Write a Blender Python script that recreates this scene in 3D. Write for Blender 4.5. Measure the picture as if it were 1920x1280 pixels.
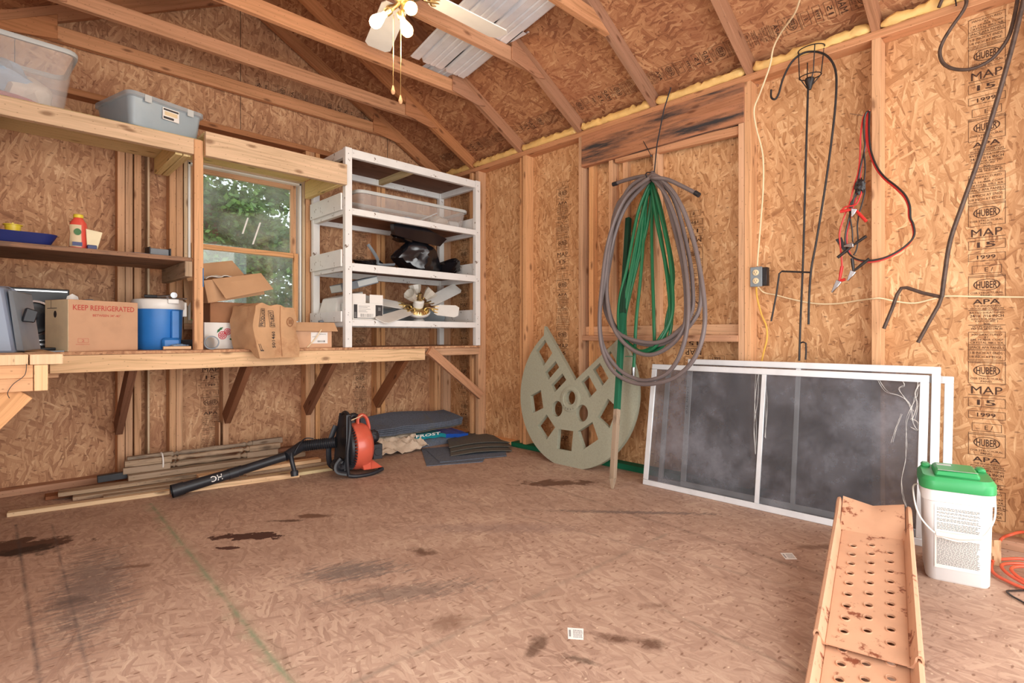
import bpy, bmesh, math, random
from mathutils import Vector, Matrix, noise
random.seed(7)
V = Vector
sc = bpy.context.scene
for o in list(bpy.data.objects): bpy.data.objects.remove(o)
COL = sc.collection

# ---------------------------------------------------------------- camera
YAW = math.radians(44.2)
CAM = V((-3.1, -4.15, 0.9))
cd = bpy.data.cameras.new('camera'); cd.sensor_width = 36; cd.lens = 36*1022/1920; cd.shift_y = -10/1920; cd.clip_start = 0.02
cam = bpy.data.objects.new('camera', cd); COL.objects.link(cam)
cam.location = CAM; cam.rotation_euler = (math.pi/2, 0, -YAW)
sc.camera = cam
# ---------------------------------------------------------------- exposure, sky, daylight
vs = sc.view_settings; vs.view_transform = 'Standard'; vs.look = 'None'; vs.gamma = 1; vs.use_curve_mapping = False
vs.exposure = 0.0
w = bpy.data.worlds.new('sky'); sc.world = w; w.use_nodes = True
bg = w.node_tree.nodes['Background']; bg.inputs[0].default_value = (0.86, 0.93, 1.0, 1); bg.inputs[1].default_value = 2.2
def area(name, loc, rot, sx, sy, power, col):
    l = bpy.data.lights.new(name, 'AREA'); l.shape = 'RECTANGLE'; l.size = sx; l.size_y = sy; l.energy = power; l.color = col
    o = bpy.data.objects.new(name, l); COL.objects.link(o); o.location = loc; o.rotation_euler = rot
    return o
# daylight through the wide door in the front wall behind the camera, plus an added fill lamp in an invented left-wall opening
area('door_daylight', (-1.74, -5.35, 1.25), (math.radians(90), 0, 0), 3.2, 2.3, 100, (1.0, 0.95, 0.88))
area('side_fill_light', (-3.56, -3.3, 1.05), (math.radians(90), 0, math.radians(-90)), 1.2, 1.9, 34, (0.97, 0.96, 0.93))

# ---------------------------------------------------------------- where a line of sight meets a plane of the room
FW = V((math.sin(YAW), math.cos(YAW), 0)); RT = V((math.cos(YAW), -math.sin(YAW), 0)); UP = V((0, 0, 1))
def ray(px, py): return FW*1022 + RT*(px-960) + UP*(630-py)
def on(ax, v, px, py):
    d = ray(px, py); return CAM + d*((v-CAM[ax])/d[ax])
def X(px, py, v=0.0): return on(0, v, px, py)
def Y(px, py, v=0.0): return on(1, v, px, py)
def Z(px, py, v=0.0): return on(2, v, px, py)
def PL(px, py, p0, n):
    d = ray(px, py); return CAM + d*((p0-CAM).dot(n)/d.dot(n))

# ---------------------------------------------------------------- materials
def lin(c):
    return tuple(((x/255)/12.92 if x/255 <= .04045 else ((x/255+.055)/1.055)**2.4) for x in c)+(1,)
MATS = {}
def newmat(name):
    m = bpy.data.materials.new(name); m.use_nodes = True; nt = m.node_tree
    return m, nt, nt.nodes['Principled BSDF']
class NT:
    def __init__(s, nt): s.nt = nt
    def n(s, typ, ins=None, **kw):
        nd = s.nt.nodes.new(typ)
        for k, v in kw.items(): setattr(nd, k, v)
        if ins:
            for k, v in ins.items():
                if isinstance(v, bpy.types.NodeSocket): s.nt.links.new(v, nd.inputs[k])
                else: nd.inputs[k].default_value = v
        return nd
    def math(s, op, a, b=0.0, c=None, clamp=False):
        d = {0: a, 1: b}
        if c is not None: d[2] = c
        nd = s.n('ShaderNodeMath', d, operation=op); nd.use_clamp = clamp
        return nd.outputs[0]
    def mix(s, f, a, b, bt='MIX'):
        nd = s.nt.nodes.new('ShaderNodeMix'); nd.data_type = 'RGBA'; nd.blend_type = bt
        for k, v in ((0, f), (6, a), (7, b)):
            if isinstance(v, bpy.types.NodeSocket): s.nt.links.new(v, nd.inputs[k])
            else: nd.inputs[k].default_value = v
        return nd.outputs[2]
    def ramp(s, f, stops):
        nd = s.n('ShaderNodeValToRGB', {0: f}); e = nd.color_ramp.elements
        while len(e) < len(stops): e.new(0.5)
        for el, (p, c) in zip(e, stops): el.position = p; el.color = c
        return nd.outputs[0]
    def link(s, a, b): s.nt.links.new(a, b)

def plain(name, c, rough=0.6, metal=0.0, var=0.12, scale=12, bump=0.0, bscale=60, dirt=None, coat=0.0, emit=0, alpha=1, trans=0, spec=0.5):
    if name in MATS: return MATS[name]
    m, nt, b = newmat(name); N = NT(nt)
    tc = N.n('ShaderNodeTexCoord').outputs['Object']
    ns = N.n('ShaderNodeTexNoise', {'Vector': tc, 'Scale': scale, 'Detail': 5}).outputs[0]
    c1 = lin(c); c0 = tuple(x*(1-var*1.6) for x in c1[:3])+(1,); c2 = tuple(min(1, x*(1+var)) for x in c1[:3])+(1,)
    col = N.ramp(ns, [(0.3, c0), (0.5, c1), (0.75, c2)])
    if dirt:
        dn = N.n('ShaderNodeTexNoise', {'Vector': tc, 'Scale': dirt[1], 'Detail': 8, 'Roughness': 0.7}).outputs[0]
        f = N.ramp(dn, [(dirt[2], (0, 0, 0, 1)), (min(1, dirt[2]+dirt[3]), (1, 1, 1, 1))])
        col = N.mix(f, col, lin(dirt[0]))
    N.link(col, b.inputs['Base Color'])
    b.inputs['Roughness'].default_value = rough; b.inputs['Metallic'].default_value = metal
    b.inputs['Coat Weight'].default_value = coat; b.inputs['Specular IOR Level'].default_value = spec
    if emit: N.link(col, b.inputs['Emission Color']); b.inputs['Emission Strength'].default_value = emit
    if alpha < 1: b.inputs['Alpha'].default_value = alpha
    if trans: b.inputs['Transmission Weight'].default_value = trans
    if bump:
        bn = N.n('ShaderNodeTexNoise', {'Vector': tc, 'Scale': bscale, 'Detail': 4}).outputs[0]
        bp = N.n('ShaderNodeBump', {'Height': bn, 'Strength': bump, 'Distance': 0.01}); N.link(bp.outputs[0], b.inputs['Normal'])
    MATS[name] = m; return m

def wood(name, c, dark=0.62, light=1.22, stain=None, rough=0.75, knots=True, gs=1.0):
    """lumber: grain runs along u of the metre-scaled UV map"""
    m, nt, b = newmat(name); N = NT(nt)
    uv = N.n('ShaderNodeTexCoord').outputs['UV']
    rnd = N.n('ShaderNodeObjectInfo').outputs['Random']
    off = N.n('ShaderNodeCombineXYZ', {0: N.math('MULTIPLY', rnd, 31.0), 1: N.math('MULTIPLY', rnd, 17.0)}).outputs[0]
    uvo = N.n('ShaderNodeVectorMath', {0: uv, 1: off}, operation='ADD').outputs[0]
    wob = N.n('ShaderNodeTexNoise', {'Vector': N.n('ShaderNodeMapping', {'Vector': uvo, 'Scale': (2.2, 9, 1)}).outputs[0], 'Scale': 1.0, 'Detail': 2}).outputs[0]
    wobv = N.n('ShaderNodeCombineXYZ', {1: N.math('MULTIPLY', wob, 0.055)}).outputs[0]
    uvw = N.n('ShaderNodeVectorMath', {0: uvo, 1: wobv}, operation='ADD').outputs[0]
    g1 = N.n('ShaderNodeTexNoise', {'Vector': N.n('ShaderNodeMapping', {'Vector': uvw, 'Scale': (1.6*gs, 62*gs, 1)}).outputs[0], 'Scale': 1, 'Detail': 4, 'Roughness': 0.6}).outputs[0]
    g2 = N.n('ShaderNodeTexNoise', {'Vector': N.n('ShaderNodeMapping', {'Vector': uvw, 'Scale': (9*gs, 420*gs, 1)}).outputs[0], 'Scale': 1, 'Detail': 2}).outputs[0]
    big = N.n('ShaderNodeTexNoise', {'Vector': N.n('ShaderNodeMapping', {'Vector': uvo, 'Scale': (1.7, 5, 1)}).outputs[0], 'Scale': 1, 'Detail': 3}).outputs[0]
    f = N.math('ADD', N.math('ADD', N.math('MULTIPLY', g1, .62), N.math('MULTIPLY', g2, .16)), N.math('MULTIPLY', big, .3))
    c1 = lin(c)
    cd_ = (c1[0]*dark, c1[1]*dark*0.92, c1[2]*dark*0.84, 1); cl = (min(1, c1[0]*light), min(1, c1[1]*light), min(1, c1[2]*light*1.05), 1)
    col = N.ramp(f, [(0.36, cd_), (0.5, c1), (0.66, cl)])
    hs = N.n('ShaderNodeHueSaturation', {'Hue': 0.5, 'Saturation': N.math('ADD', N.math('MULTIPLY', rnd, .2), .9), 'Value': N.math('ADD', N.math('MULTIPLY', rnd, .26), .87), 'Color': col}).outputs[0]
    col = hs
    if knots:
        vr = N.n('ShaderNodeTexVoronoi', {'Vector': N.n('ShaderNodeMapping', {'Vector': uvw, 'Scale': (2.6, 7.0, 1)}).outputs[0], 'Scale': 1.0}, voronoi_dimensions='2D').outputs['Distance']
        k = N.ramp(vr, [(0.035, (1, 1, 1, 1)), (0.1, (0, 0, 0, 1))])
        col = N.mix(N.math('MULTIPLY', k, 0.75), col, (c1[0]*.3, c1[1]*.22, c1[2]*.18, 1))
        tcn = N.n('ShaderNodeTexVoronoi', {'Vector': N.n('ShaderNodeMapping', {'Vector': uvo, 'Scale': (14, 22, 1)}).outputs[0], 'Scale': 1.0}, voronoi_dimensions='2D').outputs['Distance']
        k2 = N.ramp(tcn, [(0.03, (1, 1, 1, 1)), (0.06, (0, 0, 0, 1))])
        col = N.mix(N.math('MULTIPLY', k2, 0.5), col, (c1[0]*.3, c1[1]*.25, c1[2]*.22, 1))
    if stain:
        sn = N.n('ShaderNodeTexNoise', {'Vector': N.n('ShaderNodeMapping', {'Vector': uvo, 'Scale': (stain[3], stain[4], 1)}).outputs[0], 'Scale': 1, 'Detail': 7, 'Roughness': .65}).outputs[0]
        sf = N.ramp(sn, [(stain[1], (0, 0, 0, 1)), (stain[2], (1, 1, 1, 1))])
        col = N.mix(sf, col, lin(stain[0]))
    N.link(col, b.inputs['Base Color']); b.inputs['Roughness'].default_value = rough; b.inputs['Specular IOR Level'].default_value = .3
    bp = N.n('ShaderNodeBump', {'Height': g1, 'Strength': .25, 'Distance': 0.004}); N.link(bp.outputs[0], b.inputs['Normal'])
    MATS[name] = m; return m

def osb(name, stops, size=1.0, extra=None, contrast=1.0, rough=0.7):
    """oriented strand board: overlapping layers of long flakes at several angles, over the metre-scaled UV map"""
    m, nt, b = newmat(name); N = NT(nt)
    uv = N.n('ShaderNodeTexCoord').outputs['UV']
    wn = N.n('ShaderNodeTexNoise', {'Vector': uv, 'Scale': 26/size, 'Detail': 3}).outputs['Color']
    wv = N.n('ShaderNodeVectorMath', {0: wn, 1: (.5, .5, .5)}, operation='SUBTRACT').outputs[0]
    wv = N.n('ShaderNodeVectorMath', {0: wv}, operation='SCALE'); wv.inputs[3].default_value = .016*size
    uvw = N.n('ShaderNodeVectorMath', {0: uv, 1: wv.outputs[0]}, operation='ADD').outputs[0]
    wl = N.n('ShaderNodeTexNoise', {'Vector': uv, 'Scale': 4.5/size, 'Detail': 2}).outputs['Color']
    wl = N.n('ShaderNodeVectorMath', {0: N.n('ShaderNodeVectorMath', {0: wl, 1: (.5, .5, .5)}, operation='SUBTRACT').outputs[0]}, operation='SCALE'); wl.inputs[3].default_value = .045*size
    uvw = N.n('ShaderNodeVectorMath', {0: uvw, 1: wl.outputs[0]}, operation='ADD').outputs[0]
    out = None
    for i, (ang, L, W, th) in enumerate(((8, .07, .022, 0), (63, .085, .02, .50), (-33, .09, .017, .55), (101, .065, .014, .60), (28, .1, .012, .66), (-66, .075, .011, .72), (85, .05, .007, .8))):
        rot = N.n('ShaderNodeMapping', {'Vector': uvw, 'Rotation': (0, 0, math.radians(ang)), 'Location': (i*3.17, i*1.3, 0)}).outputs[0]
        mp = N.n('ShaderNodeMapping', {'Vector': rot, 'Scale': (1/(L*size), 1/(W*size), 1)}).outputs[0]
        vc = N.n('ShaderNodeTexVoronoi', {'Vector': mp, 'Scale': 1.0}, voronoi_dimensions='2D')
        sep = N.n('ShaderNodeSeparateColor', {0: vc.outputs['Color']})
        gr = N.n('ShaderNodeTexNoise', {'Vector': N.n('ShaderNodeMapping', {'Vector': rot, 'Scale': (9/size, 260/size, 1)}).outputs[0], 'Scale': 1, 'Detail': 2}).outputs[0]
        edge = N.math('MULTIPLY', N.math('POWER', vc.outputs['Distance'], 3.0), -.22)
        val = N.math('ADD', N.math('ADD', sep.outputs[0], N.math('MULTIPLY', N.math('SUBTRACT', gr, .5), 1.1)), edge)
        if out is None: out = val
        else:
            g = N.math('GREATER_THAN', sep.outputs[1], th)
            out = N.n('ShaderNodeMix', {0: g, 2: out, 3: val}).outputs[0]
    fine = N.n('ShaderNodeTexNoise', {'Vector': uv, 'Scale': 3.0, 'Detail': 5, 'Roughness': .6}).outputs[0]
    val = N.math('ADD', N.math('MULTIPLY', N.math('SUBTRACT', out, .5), .44*contrast), N.math('ADD', N.math('MULTIPLY', N.math('SUBTRACT', fine, .5), .55), .5))
    col = N.ramp(val, [(p, lin(c)) for p, c in stops])
    # small dark bits of bark
    vb = N.n('ShaderNodeTexVoronoi', {'Vector': N.n('ShaderNodeMapping', {'Vector': uvw, 'Rotation': (0, 0, .9), 'Scale': (9, 24, 1)}).outputs[0], 'Scale': 1.0}, voronoi_dimensions='2D')
    kb = N.ramp(vb.outputs['Distance'], [(0.05, (1, 1, 1, 1)), (0.10, (0, 0, 0, 1))])
    col = N.mix(N.math('MULTIPLY', kb, .6), col, lin((96, 56, 36)))
    if extra: col = extra(N, col, uv)
    N.link(col, b.inputs['Base Color']); b.inputs['Roughness'].default_value = rough; b.inputs['Specular IOR Level'].default_value = .35
    bp = N.n('ShaderNodeBump', {'Height': out, 'Strength': .18, 'Distance': 0.003}); N.link(bp.outputs[0], b.inputs['Normal'])
    MATS[name] = m; return m

W_STOPS = [(0.10, (134, 86, 54)), (0.32, (182, 132, 88)), (0.5, (200, 151, 106)), (0.68, (214, 168, 122)), (0.9, (238, 204, 158))]
M_osb_r = osb('osb_wall', W_STOPS, size=1.4)
def back_damp(N, col, uv):
    n = N.n('ShaderNodeTexNoise', {'Vector': N.n('ShaderNodeMapping', {'Vector': uv, 'Scale': (1.3, 2.2, 1), 'Location': (4.1, 0.3, 0)}).outputs[0], 'Scale': 1.0, 'Detail': 6, 'Roughness': .62}).outputs[0]
    f = N.ramp(n, [(.5, (0, 0, 0, 1)), (.72, (.5, .5, .5, 1))])
    return N.mix(f, col, lin((150, 92, 66)))
M_osb_b = osb('osb_back_wall', [(0.10, (124, 82, 58)), (0.32, (172, 124, 90)), (0.5, (192, 144, 106)), (0.68, (208, 162, 122)), (0.9, (234, 196, 154))], size=1.4, extra=back_damp)
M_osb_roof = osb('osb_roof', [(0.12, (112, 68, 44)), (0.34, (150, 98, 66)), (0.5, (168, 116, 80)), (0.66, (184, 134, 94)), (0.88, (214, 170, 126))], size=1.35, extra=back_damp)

def floor_marks(N, col, uv):
    """worn walking surface: spilled oil, scuffs, panel seams and chalk lines at the places they have on the boards (uv = floor metres)"""
    sep = N.n('ShaderNodeSeparateXYZ', {0: uv}); x, y = sep.outputs[0], sep.outputs[1]
    wear = N.n('ShaderNodeTexNoise', {'Vector': uv, 'Scale': 1.4, 'Detail': 7, 'Roughness': .65}).outputs[0]
    col = N.mix(N.ramp(wear, [(.42, (0, 0, 0, 1)), (.68, (.42, .42, .42, 1))]), col, lin((150, 118, 98)))
    sc_ = N.n('ShaderNodeTexNoise', {'Vector': N.n('ShaderNodeMapping', {'Vector': uv, 'Rotation': (0, 0, .5), 'Scale': (3, 40, 1)}).outputs[0], 'Scale': 1, 'Detail': 6, 'Roughness': .7}).outputs[0]
    col = N.mix(N.ramp(sc_, [(.58, (0, 0, 0, 1)), (.72, (.45, .45, .45, 1))]), col, lin((108, 76, 60)))
    nz = N.n('ShaderNodeTexNoise', {'Vector': uv, 'Scale': 9, 'Detail': 7, 'Roughness': .68}).outputs[0]
    nzf = N.n('ShaderNodeTexNoise', {'Vector': N.n('ShaderNodeMapping', {'Vector': uv, 'Rotation': (0, 0, .75), 'Scale': (14, 60, 1)}).outputs[0], 'Scale': 1, 'Detail': 5, 'Roughness': .7}).outputs[0]
    def spot(px, py, rx, ry, ang, c, soft, amt, nn=nz, na=1.9):
        p = Z(px, py)
        mp = N.n('ShaderNodeMapping', {'Vector': uv, 'Location': (-p.x, -p.y, 0)}).outputs[0]
        mp = N.n('ShaderNodeMapping', {'Vector': mp, 'Rotation': (0, 0, -math.radians(ang))}).outputs[0]
        mp = N.n('ShaderNodeMapping', {'Vector': mp, 'Scale': (1/rx, 1/ry, 1)}).outputs[0]
        ln = N.n('ShaderNodeVectorMath', {0: mp}, operation='LENGTH').outputs['Value']
        d = N.math('ADD', ln, N.math('MULTIPLY', N.math('SUBTRACT', nn, .5), na*2))
        return N.math('MULTIPLY', N.math('SUBTRACT', 1.0, N.math('DIVIDE', N.math('SUBTRACT', d, 1.0-soft), soft, clamp=True)), amt), lin(c)
    for a in ((470, 1004, .135, .05, -38, (74, 46, 38), .08, 1.0), (428, 1027, .055, .02, -40, (78, 48, 40), .08, 1.0),
              (1042, 905, .26, .07, -44, (96, 62, 44), .35, .9), (30, 1025, .20, .13, -30, (70, 40, 28), .25, .9), (55, 1034, .12, .08, -35, (40, 30, 26), .4, .8),
              (600, 967, .12, .03, -44, (104, 72, 54), .5, .9), (530, 976, .12, .022, -44, (86, 60, 48), .5, .9), (790, 1034, .07, .04, -60, (92, 62, 46), .6, .85),
              (245, 1062, .09, .02, -30, (104, 70, 52), .6, .7), (115, 1130, .07, .05, 0, (84, 66, 58), .7, .6), (1000, 1215, .08, .03, 20, (86, 60, 46), .7, .75), (1085, 1235, .07, .018, -70, (78, 58, 46), .6, .7),
              (1175, 1200, .13, .035, -62, (84, 52, 36), .7, .8), (1230, 1135, .06, .03, -40, (110, 80, 64), .8, .6), (840, 1165, .1, .05, 0, (120, 88, 70), .8, .6), (1530, 1025, .12, .03, -44, (104, 72, 54), .7, .6)):
        f, c = spot(*a); col = N.mix(f, col, c)
    for a in ((170, 1100, .5, .14, 80, (92, 84, 82), .6, .6, nzf, 1.8), (660, 1070, .22, .1, -30, (88, 82, 80), .6, .65, nzf, 1.8), (760, 1110, .3, .08, -30, (92, 84, 78), .6, .5, nzf, 1.8), (1180, 960, .5, .03, -48, (86, 74, 72), .5, .6, nzf, 1.5), (930, 990, .5, .08, -44, (128, 104, 100), .7, .4, nzf, 1.6)):
        f, c = spot(*a); col = N.mix(f, col, c)
    def seam(p1, p2, wd, c, amt, na=.6, a0=0.42, a1=0.6):
        a_, b_ = Z(*p1), Z(*p2); d = (b_-a_); L = d.length; d.normalize()
        mp = N.n('ShaderNodeMapping', {'Vector': uv, 'Location': (-a_.x, -a_.y, 0)}).outputs[0]
        ang = math.atan2(d.y, d.x)
        mp = N.n('ShaderNodeMapping', {'Vector': mp, 'Rotation': (0, 0, -ang)}).outputs[0]
        s2 = N.n('ShaderNodeSeparateXYZ', {0: mp})
        dd = N.math('ABSOLUTE', N.math('ADD', s2.outputs[1], N.math('MULTIPLY', N.math('SUBTRACT', nz, .5), wd*na)))
        f = N.math('SUBTRACT', 1.0, N.math('DIVIDE', dd, wd, clamp=True))
        inr = N.math('MULTIPLY', N.math('GREATER_THAN', s2.outputs[0], -0.02), N.math('LESS_THAN', s2.outputs[0], L))
        brk = N.ramp(nz, [(a0, (.35, .35, .35, 1)), (a1, (1, 1, 1, 1))])
        return N.math('MULTIPLY', N.math('MULTIPLY', f, amt), N.math('MULTIPLY', inr, brk)), lin(c)
    for a in (((283, 945), (640, 1400), .012, (118, 134, 104), .9), ((283, 945), (640, 1400), .045, (136, 138, 110), .38, 3.0), ((30, 985), (75, 1280), .010, (62, 58, 60), .75), ((98, 985), (170, 1280), .008, (70, 66, 68), .55),
              ((640, 1290), (1250, 1000), .018, (124, 112, 98), .5, 2.0), ((840, 930), (1560, 1120), .016, (122, 106, 94), .4, 2.0), ((990, 900), (1550, 1080), .022, (84, 66, 56), .5, 3.5), ((1250, 1145), (1550, 1280), .014, (96, 84, 70), .4, 2)):
        f, c = seam(*a); col = N.mix(f, col, c)
    fl = N.n('ShaderNodeTexVoronoi', {'Vector': N.n('ShaderNodeMapping', {'Vector': uv, 'Rotation': (0, 0, .75), 'Scale': (5, 9, 1)}).outputs[0], 'Scale': 1.0}, voronoi_dimensions='2D').outputs['Distance']
    col = N.mix(N.ramp(fl, [(.012, (.7, .7, .7, 1)), (.03, (0, 0, 0, 1))]), col, lin((222, 196, 168)))
    return col
M_floor = osb('osb_floor', [(0.10, (122, 94, 78)), (0.32, (162, 130, 112)), (0.5, (180, 148, 128)), (0.68, (194, 164, 142)), (0.9, (222, 196, 172))], size=1.2, extra=floor_marks, contrast=.72, rough=.62)

M_raf = wood('rafter_wood', (164, 116, 84)); M_tie = wood('tie_wood', (186, 137, 102)); M_stud = wood('stud_wood', (206, 158, 116))
M_pine = wood('pine', (214, 180, 142)); M_treat = wood('treated_wood', (214, 190, 138), dark=.72, light=1.12)
M_oldw = wood('weathered_wood', (160, 138, 114), dark=.5, stain=((92, 80, 70), .52, .7, 4, 18)); M_dkw = wood('dark_stained_wood', (126, 84, 60), dark=.55)
M_palew = wood('pale_stick_wood', (206, 180, 146), dark=.75); M_shelfw = wood('worn_shelf_wood', (142, 108, 84), dark=.55, stain=((84, 72, 66), .5, .68, 3, 20))
M_header = wood('stained_header_wood', (168, 116, 84), stain=((58, 54, 54), .46, .62, 1.5, 12))
M_green_w = wood('green_painted_wood', (30, 88, 62), knots=False, dark=.6); M_dkgreen = wood('dark_green_paint', (20, 62, 40), knots=False)
M_gusset = wood('gusset_ply', (170, 118, 84), dark=.55)
M_white = plain('chipped_white_paint', (236, 235, 232), .5, var=.03, dirt=((120, 96, 76), 22, .62, .04), bump=.08)
M_ink = plain('black_ink', (66, 40, 26), .8, var=.3, scale=60)
M_card = plain('cardboard', (194, 152, 114), .85, var=.06, scale=8, bump=.05); M_card_in = plain('cardboard_dark', (160, 112, 78), .85, var=.08)
M_card_p = plain('cardboard_pinkish', (208, 164, 130), .85, var=.05); M_card_w = plain('cardboard_cream', (246, 232, 194), .8, var=.05)
M_foam = plain('expanding_foam', (232, 190, 118), .55, var=.1, bump=.35, bscale=30)
M_blk = plain('black_plastic', (34, 36, 42), .45, var=.2, bump=.05); M_blkm = plain('black_iron', (46, 42, 42), .5, .3, var=.3, scale=50)
M_rust_rod = plain('brown_iron', (84, 66, 56), .6, .3, var=.25, scale=40)
M_bag = plain('black_bag_plastic', (20, 21, 26), .16, var=.2, spec=.8); M_brass = plain('polished_brass', (226, 204, 150), .3, 1.0, var=.1)
M_wplas = plain('white_plastic', (236, 234, 228), .4, var=.03); M_alu = plain('white_aluminium', (222, 224, 226), .4, .2, var=.05, dirt=((150, 140, 128), 30, .66, .08))
M_gal = plain('galvanised', (226, 228, 232), .35, .1, var=.05)
M_label = plain('paper_label', (236, 232, 226), .7, var=.02); M_red_ink = plain('red_print', (196, 84, 72), .8, var=.05)
M_print = plain('dark_print', (60, 56, 56), .7, var=.1); M_grey_print = plain('grey_print', (150, 148, 146), .7, var=.1)
M_blue = plain('cooler_blue', (46, 122, 200), .4, var=.05); M_navy = plain('navy_plastic', (38, 48, 110), .4, var=.06)
M_steel = plain('chrome_steel', (190, 190, 192), .25, 1.0, var=.1)
M_orange = plain('orange_plastic', (206, 92, 70), .35, var=.06, dirt=((190, 130, 110), 9, .62, .2), coat=.2)
M_green_h = plain('green_hose_rubber', (24, 104, 66), .4, var=.08); M_grey_h = plain('grey_hose_rubber', (112, 100, 98), .5, var=.06)
M_lidg = plain('green_lid', (56, 156, 92), .4, var=.05, dirt=((120, 140, 100), 10, .62, .12)); M_bucket = plain('bucket_white', (226, 226, 226), .4, var=.02)
M_ramp = plain('tan_painted_steel', (204, 156, 124), .5, var=.06, scale=9, dirt=((128, 70, 48), 15, .58, .06), bump=.05)
M_disc = plain('grey_green_board', (158, 158, 138), .8, var=.06, scale=90, bump=.1, bscale=200)
M_tar = plain('asphalt_shingle', (98, 106, 120), .85, var=.25, scale=120, bump=.3, bscale=300, dirt=((104, 104, 98), 8, .55, .2)); M_tar2 = plain('asphalt_shingle_brown', (96, 92, 84), .9, var=.2, scale=120, bump=.3, bscale=300)
M_redc = plain('red_cable', (200, 44, 40), .4, var=.06); M_blkc = plain('black_cable', (34, 28, 28), .4, var=.1); M_orcord = plain('orange_cord', (206, 84, 54), .45, var=.06)
M_yel = plain('yellow_plastic', (226, 204, 60), .4, var=.06); M_cream = plain('cream_cable', (226, 204, 164), .5, var=.05); M_ycord = plain('yellow_cable', (220, 170, 70), .5, var=.05)
M_redb = plain('red_orange_plastic', (222, 84, 68), .35, var=.05); M_grey = plain('grey_plastic', (120, 128, 136), .4, var=.06); M_lgrey = plain('light_grey_plastic', (124, 136, 156), .35, var=.04)
M_paper = plain('crumpled_paper', (206, 186, 164), .8, var=.1, scale=20, bump=.2); M_teal = plain('teal_bag', (30, 136, 148), .3, var=.1, scale=20, bump=.2); M_bagblue = plain('blue_bag', (30, 84, 180), .3, var=.1, bump=.2)
M_tape = plain('blue_tape', (44, 112, 168), .6, var=.05)
M_cloud = plain('frosted_plastic', (216, 218, 214), .3, var=.03, alpha=.3); M_cloudb = plain('frosted_blue_plastic', (190, 206, 214), .3, var=.04, alpha=.5)
M_cloud2 = plain('clear_tote_plastic', (226, 218, 212), .3, var=.03, alpha=.2); M_rim = plain('tote_rim_plastic', (206, 210, 208), .35, var=.03, alpha=.9)
M_shade = plain('frosted_glass', (214, 208, 196), .25, var=.03, alpha=.75)
M_mesh = plain('dusty_screen_mesh', (80, 81, 86), .8, var=.2, scale=6, dirt=((138, 139, 148), 3.2, .44, .3), alpha=.66)
M_bulb = plain('bulb_glow', (255, 226, 178), .2, var=0, emit=22); M_bulb2 = plain('bulb_glow_warm', (255, 206, 140), .2, var=0, emit=7)
M_cloth_b = plain('light_blue_cloth', (150, 178, 204), .9, var=.12, bump=.3); M_cloth_w = plain('cream_cloth', (222, 208, 192), .9, var=.08, bump=.3); M_cloth_r = plain('red_cloth', (176, 60, 66), .9, var=.1)
M_leaf_d = plain('dry_leaf', (170, 132, 88), .7, var=.15)

# ---------------------------------------------------------------- mesh builder
TXT = {}
def text_mesh(s, bold=0.0):
    k = (s, bold)
    if k in TXT: return TXT[k]
    c = bpy.data.curves.new('t', 'FONT'); c.body = s; c.resolution_u = 2; c.offset = bold; c.fill_mode = 'FRONT' if hasattr(c, 'fill_mode') else c.fill_mode
    o = bpy.data.objects.new('t', c); COL.objects.link(o)
    dg = bpy.context.evaluated_depsgraph_get(); me = bpy.data.meshes.new_from_object(o.evaluated_get(dg))
    vv = [tuple(v.co) for v in me.vertices]; ff = [tuple(p.vertices) for p in me.polygons]
    bpy.data.objects.remove(o); bpy.data.curves.remove(c); bpy.data.meshes.remove(me)
    if not vv: TXT[k] = ([], []); return TXT[k]
    x0 = min(v[0] for v in vv); x1 = max(v[0] for v in vv); y0 = min(v[1] for v in vv); y1 = max(v[1] for v in vv)
    TXT[k] = ([((v[0]-x0)/(x1-x0), (v[1]-y0)/max(y1-y0, 1e-6)) for v in vv], ff); return TXT[k]

def catmull(pts, n=6, closed=False):
    P = [V(p) for p in pts]; out = []
    N_ = len(P); rng = range(N_) if closed else range(N_-1)
    for i in rng:
        if closed: p0, p1, p2, p3 = P[(i-1) % N_], P[i], P[(i+1) % N_], P[(i+2) % N_]
        else: p0, p1, p2, p3 = P[max(i-1, 0)], P[i], P[i+1], P[min(i+2, N_-1)]
        for j in range(n):
            t = j/n
            out.append(.5*((2*p1)+(-p0+p2)*t+(2*p0-5*p1+4*p2-p3)*t*t+(-p0+3*p1-3*p2+p3)*t**3))
    if not closed: out.append(P[-1])
    return out

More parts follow.
